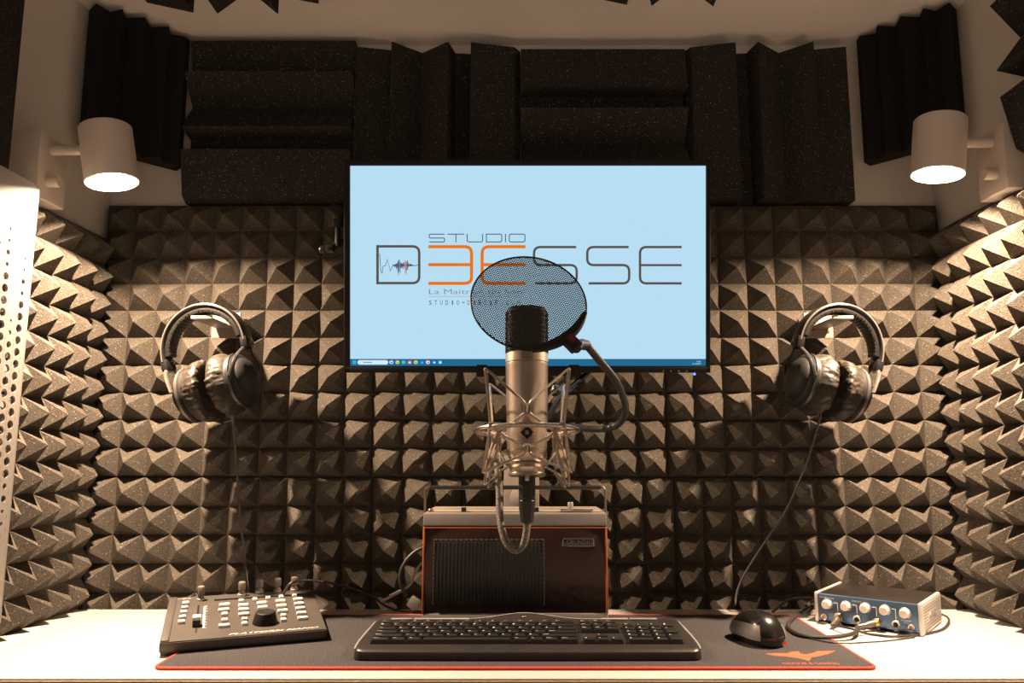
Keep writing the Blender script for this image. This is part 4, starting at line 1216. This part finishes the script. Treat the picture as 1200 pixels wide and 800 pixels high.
for x, s in ((.0030, -1), (iw - .0030, 1)):
    ck = obj('end_cheek', MB().box((x, idp / 2, ih / 2 + .0008), (.0060, idp + .002, ih + .001), .0022, IF), mat('silver_cheek', (.60, .57, .53), rough=.35, metal=.3), au)
    rb = MB()
    for i in range(9):
        zz = .006 + i * .0042
        if s > 0 and 3 <= i <= 5:
            rb.box((x + s * .0030, idp * .17, zz), (.0010, idp * .20, .0014), .0004, IF); rb.box((x + s * .0030, idp * .82, zz), (.0010, idp * .22, .0014), .0004, IF)
        else: rb.box((x + s * .0030, idp / 2, zz), (.0010, idp * .86, .0014), .0004, IF)
    obj('cheek_ribs', rb, GREYP, ck)
    if s > 0:
        SFm = IF @ frame(Vector((x + .0031, idp * .30, .0165)), (0, 1, 0), (0, 0, 1), (1, 0, 0))
        obj('cheek_lettering', MB().text('44VSL', idp * .40, .011, SFm, depth=.0006), GREYP, ck, smooth=0)
def ipt(px, py):
    o = IF.inverted() @ CAM; d = IF.inverted().to_3x3() @ ray(px, py)
    k = (-.001 - o.y) / d.y; return o + d * k
CREAMK = mat('cream_knob', (.74, .68, .60), rough=.35)
FZ = lambda p, y=-.001: IF @ frame(Vector((p.x, y, p.z)), (1, 0, 0), (0, 0, 1), (0, -1, 0))
for px, py in ((969.5, 707.5), (991.5, 710), (1014, 712), (1037, 714.5), (1060.5, 718)):
    p = ipt(px, py)
    k_ = obj('gain_knob', MB().lathe([(.0001, 0), (.0066, 0), (.0063, .009), (.0054, .0108), (.0001, .0112)], 24, FZ(p)), CREAMK, au)
    obj('knob_ring', MB().tube([Vector((.0078 * math.cos(R(-60 + 30 * i)), .0078 * math.sin(R(-60 + 30 * i)), .0003)) for i in range(11)], .00035, 5, M=FZ(p)), PRINTW, k_)
JS = mat('jack_rim', (.60, .56, .50), rough=.3, metal=.8)
for px, py, r in ((966, 722.5, .0050), (982, 722.5, .0062), (1004.5, 725.5, .0062), (1027.5, 729, .0062), (1050, 731.5, .0062), (1068, 735, .0048)):
    p = ipt(px, py)
    j_ = obj('jack_socket', MB().lathe([(r * .58, .0005), (r * .60, .0018), (r * .9, .0024), (r, .0016), (r, 0)], 24, FZ(p)), JS, au)
    obj('jack_hole', MB().lathe([(.0001, .0007), (r * .6, .0007), (r * .6, .0002)], 20, FZ(p)), BLACKM if r > .005 else mat('jack_pink', (.35, .22, .19), rough=.4), j_)
pr_ = MB()
for px, py, qx, qy in ((977, 706, 982, 716), (999, 708.5, 1004.5, 719), (1022, 711, 1027.5, 722), (1045, 713, 1050, 725)):
    p, q_ = ipt(px, py), ipt(qx, qy)
    pr_.box(((p.x + q_.x) / 2, -.0014, p.z), (q_.x - p.x, .0006, .0008), 0, IF); pr_.box((q_.x, -.0014, (p.z + q_.z) / 2), (.0008, .0006, p.z - q_.z), 0, IF)
for px, py in ((984, 732), (1005, 734.5), (1029, 738), (1051, 740.5)):
    p = ipt(px, py); pr_.tube([Vector((.0030 * math.cos(R(10 + 20 * i)), .0026 * math.sin(R(10 + 20 * i)), .0006)) for i in range(9)], .0004, 5, M=FZ(p))
p, q_ = ipt(960.5, 699.8), ipt(977, 701); pr_.text('PreSonus', q_.x - p.x, .0026, FZ(p, -.0014))
p, q_ = ipt(999, 704.7), ipt(1009, 705.3); pr_.text('INPUTS', q_.x - p.x, .0022, FZ(p, -.0014))
p, q_ = ipt(1056, 727.0), ipt(1068, 728); pr_.text('MONITOR', q_.x - p.x, .0016, FZ(p, -.0014))
p, q_ = ipt(1059, 729.6), ipt(1066, 730.2); pr_.text('LEVEL', q_.x - p.x, .0016, FZ(p, -.0014))
p, q_ = ipt(1063, 742.0), ipt(1074, 743); pr_.text('PHONES', q_.x - p.x, .0016, FZ(p, -.0014))
p, q_ = ipt(963, 729), ipt(970, 729.6); pr_.text('INST', q_.x - p.x, .0014, FZ(p, -.0014))
obj('panel_print', pr_, PRINTW, fp, smooth=0)
ff = MB()
for x in (.016, iw - .016):
    for y in (.016, idp - .016): ff.lathe([(.0001, -.0003), (.006, -.0003), (.006, .0042), (.0001, .0042)], 14, IF @ Matrix.Translation((x, y, 0)))
obj('rubber_feet', ff, RUBBER, au)

# leads plugged into it
def plug_lead(name, label, px, py, dirv, pts, r=.0022):
    p = ipt(px, py); base = IF @ Vector((p.x, -.0036, p.z))
    d = (IF.to_3x3() @ Vector(dirv)).normalized()
    t = thing(name, label, 'cable', base, group=None)
    M = zframe(base, d)
    sl2 = obj('plug_sleeve', MB().lathe([(.0001, -.0005), (.0050, -.0005), (.0052, .002), (.0052, .013), (.0045, .016), (.0036, .019), (.0034, .030), (.0026, .034), (.0001, .034)], 20, M), mat('plug_gunmetal', (.16, .14, .12), rough=.35, metal=.6), t)
    obj('gold_collar', MB().lathe([(.0040, -.001), (.0056, -.0008), (.0056, .0035), (.0052, .004)], 20, M), mat('gold_collar', (.75, .55, .16), rough=.3, metal=.9), t)
    e0 = M @ Vector((0, 0, .032))
    obj('lead', MB().tube(spline([M @ Vector((0, 0, .028)), e0] + pts, 10), r, 10), CABLE, t)
    return t
dz_ = DESK + .0024
D_ = lambda px, py, z=dz_: atz(px, py, z)
plug_lead('jack_lead', 'black jack lead from the second input looping over the red mat edge', 983.5, 723, (.0, -1, -.18),
          [D_(1000, 737, DESK + .010), D_(1016, 742), D_(1050, 745.5), D_(1082, 742.5), D_(1104, 737), D_(1112, 728, DESK + .004), D_(1109, 722, DESK + .008), IF @ Vector((iw - .008, idp + .008, .012))], .0017)
plug_lead('jack_lead', 'thicker black jack lead from the middle input curling round the interface left end', 1028, 729.5, (-.62, -.75, -.12),
          [D_(1000, 742, DESK + .008), D_(972, 746.5, DESK + .0052), D_(940, 744.5, DESK + .0062), D_(924, 735, DESK + .0062), D_(928, 725, DESK + .0062), D_(942, 716, DESK + .0052), D_(952, 709, DESK + .0036), at(955, 703.5, 1.305), IF @ Vector((.010, idp + .012, .012))], .0030)
# thin lead lying on the mat
tl_ = obj('thin_lead', MB().tube(spline([D_(930, 740.5, MTOP + .0012), D_(950, 748, MTOP + .0012), D_(975, 752.5, MTOP + .0012), D_(992, 753.6, MTOP - .0012), D_(1010, 752.5, DESK + .0012), D_(1040, 750.5, DESK + .0012), D_(1072, 746.5, DESK + .0012)], 10), .0009, 8), CABLE)
tag(tl_, 'thin black lead lying in a shallow arc before the blue interface', 'cable')

# ------------------------------------------------------------------ headphones on wall hooks
def headphones(sx, label, cup_label, hook_label, cord_label):
    mx = lambda px: px if sx > 0 else 2 * CX - px           # drawn for the left pair; the right pair is its mirror
    P = lambda px, py, y: at(mx(px), py, y)
    HY = 1.258
    c = P(242, 409, HY)
    a = R(-9) * sx; rl_ = R(15) * sx
    if sx < 0: a = -R(-9) ; rl_ = -R(15)
    e = Vector((math.cos(a), math.sin(a), 0)); f_ = Vector((-math.sin(a), math.cos(a), 0)); z = Vector((0, 0, 1))
    Q = Matrix.Rotation(-rl_, 3, f_)
    e, z = Q @ e, Q @ z
    if sx < 0: e = -e                                       # mirrored: ear axis runs towards the monitor
    HF = frame(c, e, f_, z)
    t = thing('headphones', label, 'headphones', None, frame=frame(c - Vector((0, 0, .12)), e, f_, z))
    RB = .0715
    def arc(r, w, th, a0, a1, n=36, bulge=0):
        m = bmesh.new(); rows = []
        for i in range(n + 1):
            an = R(a0 + (a1 - a0) * i / n); k = i / n
            ww = w * (.72 + .28 * math.sin(PI * k))
            sec = []
            for j in range(12):
                b = 2 * PI * j / 12
                cb, sb = math.cos(b), math.sin(b)
                sec.append(((abs(cb) ** .6) * (1 if cb > 0 else -1) * th / 2, (abs(sb) ** .6) * (1 if sb > 0 else -1) * ww / 2))
            rows.append([m.verts.new(((r + dr) * math.cos(an), dy, (r + dr) * math.sin(an) * 1.0)) for dr, dy in sec])
        for p, q_ in zip(rows, rows[1:]):
            for j in range(12): m.faces.new((p[j], p[(j + 1) % 12], q_[(j + 1) % 12], q_[j]))
        m.faces.new(rows[0]); m.faces.new(list(reversed(rows[-1])))
        bmesh.ops.recalc_face_normals(m, faces=m.faces)
        return m
    hb = obj('headband', MB()._grow(arc(RB, .036, .0075, -6, 186), HF), LEATHER, t, smooth=50)
    pad = arc(RB - .0075, .031, .0120, 4, 176, 110)
    for v in pad.verts:
        an = math.atan2(v.co.z, v.co.x)
        r = math.hypot(v.co.x, v.co.z)
        if r < RB - .008:
            k = 1 + .010 * (math.sin(an * 62) + .7 * noise.noise(Vector((an * 18, v.co.y * 90, 3.1 + sx))))
            v.co.x *= k; v.co.z *= k
    obj('headband_pad', MB()._grow(pad, HF), LEATHER, t, smooth=50)
    pp = MB()
    for dy in (-.0165, .0165):
        pp.tube([Vector(((RB + .0015) * math.cos(R(q)), dy * (.74 + .26 * math.sin(R(q))), (RB + .0015) * math.sin(R(q)))) for q in range(-4, 186, 6)], .0017, 8, M=HF)
    obj('headband_piping', pp, mat('grey_piping', (.11, .10, .09), rough=.35), hb)
    for s in (-1, 1):
        ang = R(-4) if s > 0 else R(184)
        ep = Vector((RB * math.cos(ang), 0, RB * math.sin(ang)))
        yk = obj('slider_block', MB().box(ep + Vector((0, 0, -.004)), (.013, .026, .020), .003, HF), BLACKG, t)
        # wire yoke reaching down to the cup
        cupc = Vector((s * .0330 + .005, 0, -.068)); cr_ = .0455
        ax_ = Vector((s, 0, 0)).normalized()
        yf = MB()
        for q in (-1, 1):
            yf.tube(spline([ep + Vector((0, q * .006, -.010)), ep + Vector((-s * .006, q * .022, -.022)), cupc + Vector((s * .026, q * .040, .026)), cupc + Vector((s * .017, q * (cr_ + .003), .002))], 8), .0020, 8, M=HF, flat=1.6)
        obj('yoke', yf, STEELBAND if s < 0 else BLACKP, t)
        CM = HF @ zframe(cupc, ax_, (0, 1, 0))
        # cup shell: domed outside
        cs = obj('ear_cup', MB().lathe([(.0001, .0035), (cr_ - .002, .0035), (cr_, .006), (cr_ - .0005, .014), (cr_ - .004, .0185), (.036, .0205), (.0350, .0225), (.032, .0265), (.026, .0305), (.018, .0332), (.009, .0346), (.0001, .0350)], 48, CM), BLACKM, t, smooth=40)
        obj('cup_band', MB().lathe([(cr_ + .0001, .0090), (cr_ + .0010, .0098), (cr_ + .0010, .0138), (cr_ - .0003, .0146)], 48, CM), STEELBAND if s < 0 else BLACKP, cs)
        g_ = MB().text('DT 100', .020, .0042, CM @ frame(Vector((.0, .013, .0338)), (0, -1, 0), (1, 0, 0), (0, 0, 1)))
        if s > 0: obj('cup_lettering', g_, PRINTG, cs, smooth=0)
        else: g_.bm.free()
        # gathered cloth cover over the pad
        n1, n2 = 160, 44
        m = bmesh.new(); rows = []
        for i in range(n2 + 1):
            k = i / n2
            # profile from cup rim over the pad to its hollow centre (towards the head: -z)
            th = PI * (1.0 - .98 * k)
            rr_ = cr_ - .012 + .0150 * math.cos(th + PI) * -1 if False else None
            if k < .75:
                b = PI * (k / .75)
                r_ = (cr_ - .0130) + .0155 * math.cos(b - PI * .35); zz = .006 - .0315 * math.sin(min(PI * .5, b * .62)) 
                r_ = (cr_ - .0150) + .0205 * math.cos(-PI * .30 + b * .80)
            else:
                q = (k - .75) / .25; b = PI
                r_ = ((cr_ - .0150) + .0185 * math.cos(-PI * .30 + b * .80)) * (1 - q) ; zz = .006 - .0315 * math.sin(min(PI * .5, b * .62)) + .008 * q
            row_ = []
            for j in range(n1):
                ph = 2 * PI * j / n1
                w = noise.fractal(Vector((math.cos(ph) * 3.0, math.sin(ph) * 3.0, k * 3.0 + s * 5 + sx * 11)), 1.0, 2.0, 3)
                w2 = noise.noise(Vector((ph * 6.0 if ph < PI else (2 * PI - ph) * 6.0, k * 1.7, 4 + s)))
                w3 = noise.noise(Vector((math.cos(ph) * 9.0 + 2.2 * w, math.sin(ph) * 9.0, k * 5.0 + s * 7)))
                d = .0018 * w + .0042 * (.30 - abs(w2)) * (1 - .8 * abs(2 * k - .9)) + .0024 * (.25 - abs(w3)) * min(1, k * 5)
                rr2 = max(.0004, r_ + d)
                row_.append(m.verts.new((rr2 * math.cos(ph), rr2 * math.sin(ph), zz - abs(d) * .8)))
            rows.append(row_)
        for p, q_ in zip(rows, rows[1:]):
            for j in range(n1): m.faces.new((p[j], p[(j + 1) % n1], q_[(j + 1) % n1], q_[j]))
        m.faces.new(rows[-1])
        bmesh.ops.recalc_face_normals(m, faces=m.faces)
        obj('ear_pad', MB()._grow(m, CM), PADCLOTH, t, smooth=60)
    # hook
    h = thing('headphone_hook', hook_label, 'hook', P(264, 362, 1.35), group=None)
    a1, b1 = P(249, 366, 1.352), P(281, 396, 1.352)
    plate = MB().box(((a1.x + b1.x) / 2, 1.3535, (a1.z + b1.z) / 2), (abs(b1.x - a1.x), .005, a1.z - b1.z), .0008)
    obj('hook_plate', plate, BEIGEM, h)
    a2, b2 = P(226, 361, 1.30), P(276, 361, 1.30)
    tz = c.z + RB - .0215
    obj('hook_shelf', MB().box(((a1.x + b1.x) / 2, 1.2995, tz), (.036, .103, .0020), .0006), BEIGEM, h)
    obj('hook_lip', MB().box(((a1.x + b1.x) / 2, 1.2482, tz + .0018), (.036, .0016, .0052), .0006), BEIGEM, h)
    for px in ((255.5,) if sx > 0 else (254, 270)):
        p = P(px, 384.5 if sx > 0 else 388, 1.3510)
        obj('screw', MB().lathe([(.0001, .0022), (.0030, .0016), (.0038, 0)], 16, zframe(p, (0, -1, 0))), BRASS, h)
    return t, HF
GH = None
hl1, HF1 = headphones(1, 'black studio headphones with brown cloth pad covers hanging on the left hook', '', 'small beige metal wall hook carrying the headphones at the left', '')
hl2, HF2 = headphones(-1, 'black studio headphones with brown cloth pad covers hanging on the right hook', '', 'small beige metal wall hook carrying the headphones at the right', '')
def cord(label, pts, r=.0021):
    o = obj('headphone_cable', MB().tube(spline(pts, 12), r, 10), CABLE)
    return tag(o, label, 'cable')
cord('black cord hanging straight down from the left headphones to the fader controller', [at(273, 476, 1.258), at(274, 500, 1.285), at(277, 540, 1.325), at(281, 600, 1.345), at(286, 650, 1.345), at(290, 684, 1.335), at(292, 700, 1.32)])
cord('black cord curving down and left from the right headphones to the worktop', [at(963, 482, 1.262), at(955, 510, 1.30), at(943, 548, 1.345), at(921, 598, 1.35), at(893, 640, 1.35), at(873, 672, 1.350), at(864, 692, 1.346), at(861.5, 708, 1.335)])
# leads at the back of the worktop
cb3 = obj('usb_lead', MB().tube(spline([at(330, 700, 1.27), at(340, 684, 1.27), at(358, 679.5, 1.285), at(380, 681.5, 1.31), at(408, 688, 1.335), at(435, 698, 1.345), at(452, 709.5, 1.348), at(470, 716, 1.34), at(500, 716, 1.325)], 12), .0021, 10), CABLE)
tag(cb3, 'black lead arching from behind the fader controller towards the radio', 'cable')
cb4 = obj('audio_lead', MB().tube(spline([atz(905, 717, DESK + .0022), at(925, 702, 1.34), at(945, 700, 1.335), at(958, 700, 1.33), at(975, 697, 1.335)], 12), .0021, 10), CABLE)
tag(cb4, 'black lead rising from the worktop to the back of the blue interface', 'cable')
pw = thing('power_lead', 'thick grey lead with a square plug hanging beside the left side of the radio', 'cable', at(480, 700, 1.32))
obj('lead', MB().tube(spline([at(505, 640, 1.325), at(492, 643, 1.322), at(479, 653, 1.318), at(470, 668, 1.315), at(469, 683, 1.315), at(473, 692, 1.316), at(477, 698, 1.318)], 10), .0032, 12), CABLE, pw)
pl_ = at(485, 706, 1.322)
obj('square_plug', MB().box(pl_, (.017, .016, .019), .002, rot=Matrix.Rotation(R(35), 4, 'Y')), GREYP, pw)
js_ = obj('jack_extension', MB().tube([at(446, 704.5, 1.318), at(452, 702, 1.318), at(470, 692, 1.32)], [.0016, .0020, .0022], 10).tube([at(456.5, 697.5, 1.316), at(470, 691, 1.318)], .0016, 8).tube(spline([at(470, 692, 1.32), at(481, 684, 1.322), at(486, 672, 1.324), at(492, 662, 1.326), at(500, 655, 1.328)], 8), .0022, 10), SILVERP)
tag(js_, 'thin bright jack lead slanting behind the square plug', 'cable')

# ------------------------------------------------------------------ light, sky, camera
ROOM_FILL = .82
w = bpy.data.worlds.new('World'); S.world = w; w.use_nodes = True
# added fill from the unseen room: bright below to lift the ceiling, dim above
nt = w.node_tree; bgn = nt.nodes['Background']
tc = nt.nodes.new('ShaderNodeTexCoord'); sx_ = nt.nodes.new('ShaderNodeSeparateXYZ'); rp = nt.nodes.new('ShaderNodeValToRGB')
nt.links.new(tc.outputs['Generated'], sx_.inputs[0])
mr = nt.nodes.new('ShaderNodeMapRange'); mr.inputs[1].default_value = -1; mr.inputs[2].default_value = 1
nt.links.new(sx_.outputs[2], mr.inputs[0]); nt.links.new(mr.outputs[0], rp.inputs[0])
rp.color_ramp.elements[0].position = .35; rp.color_ramp.elements[0].color = (ROOM_FILL, ROOM_FILL * .70, ROOM_FILL * .48, 1)
rp.color_ramp.elements[1].position = .485; rp.color_ramp.elements[1].color = (.03, .024, .02, 1)
nt.links.new(rp.outputs[0], bgn.inputs[0]); bgn.inputs[1].default_value = 1

cam = bpy.data.cameras.new('Camera'); co = bpy.data.objects.new('Camera', cam); COL.objects.link(co)
cam.sensor_width = 36; cam.lens = F / 1200 * 36; cam.shift_x = -(CX - 600) / 1200
cam.clip_start = .01
co.location = CAM; co.rotation_euler = (R(90) + PITCH, 0, 0)
S.camera = co
S.view_settings.view_transform = 'Standard'; S.view_settings.look = 'None'
S.view_settings.exposure = 0; S.view_settings.gamma = 1; S.view_settings.use_curve_mapping = False
S.cycles.max_bounces = 8; S.cycles.diffuse_bounces = 5; S.cycles.use_denoising = True
S.cycles.sample_clamp_indirect = 6
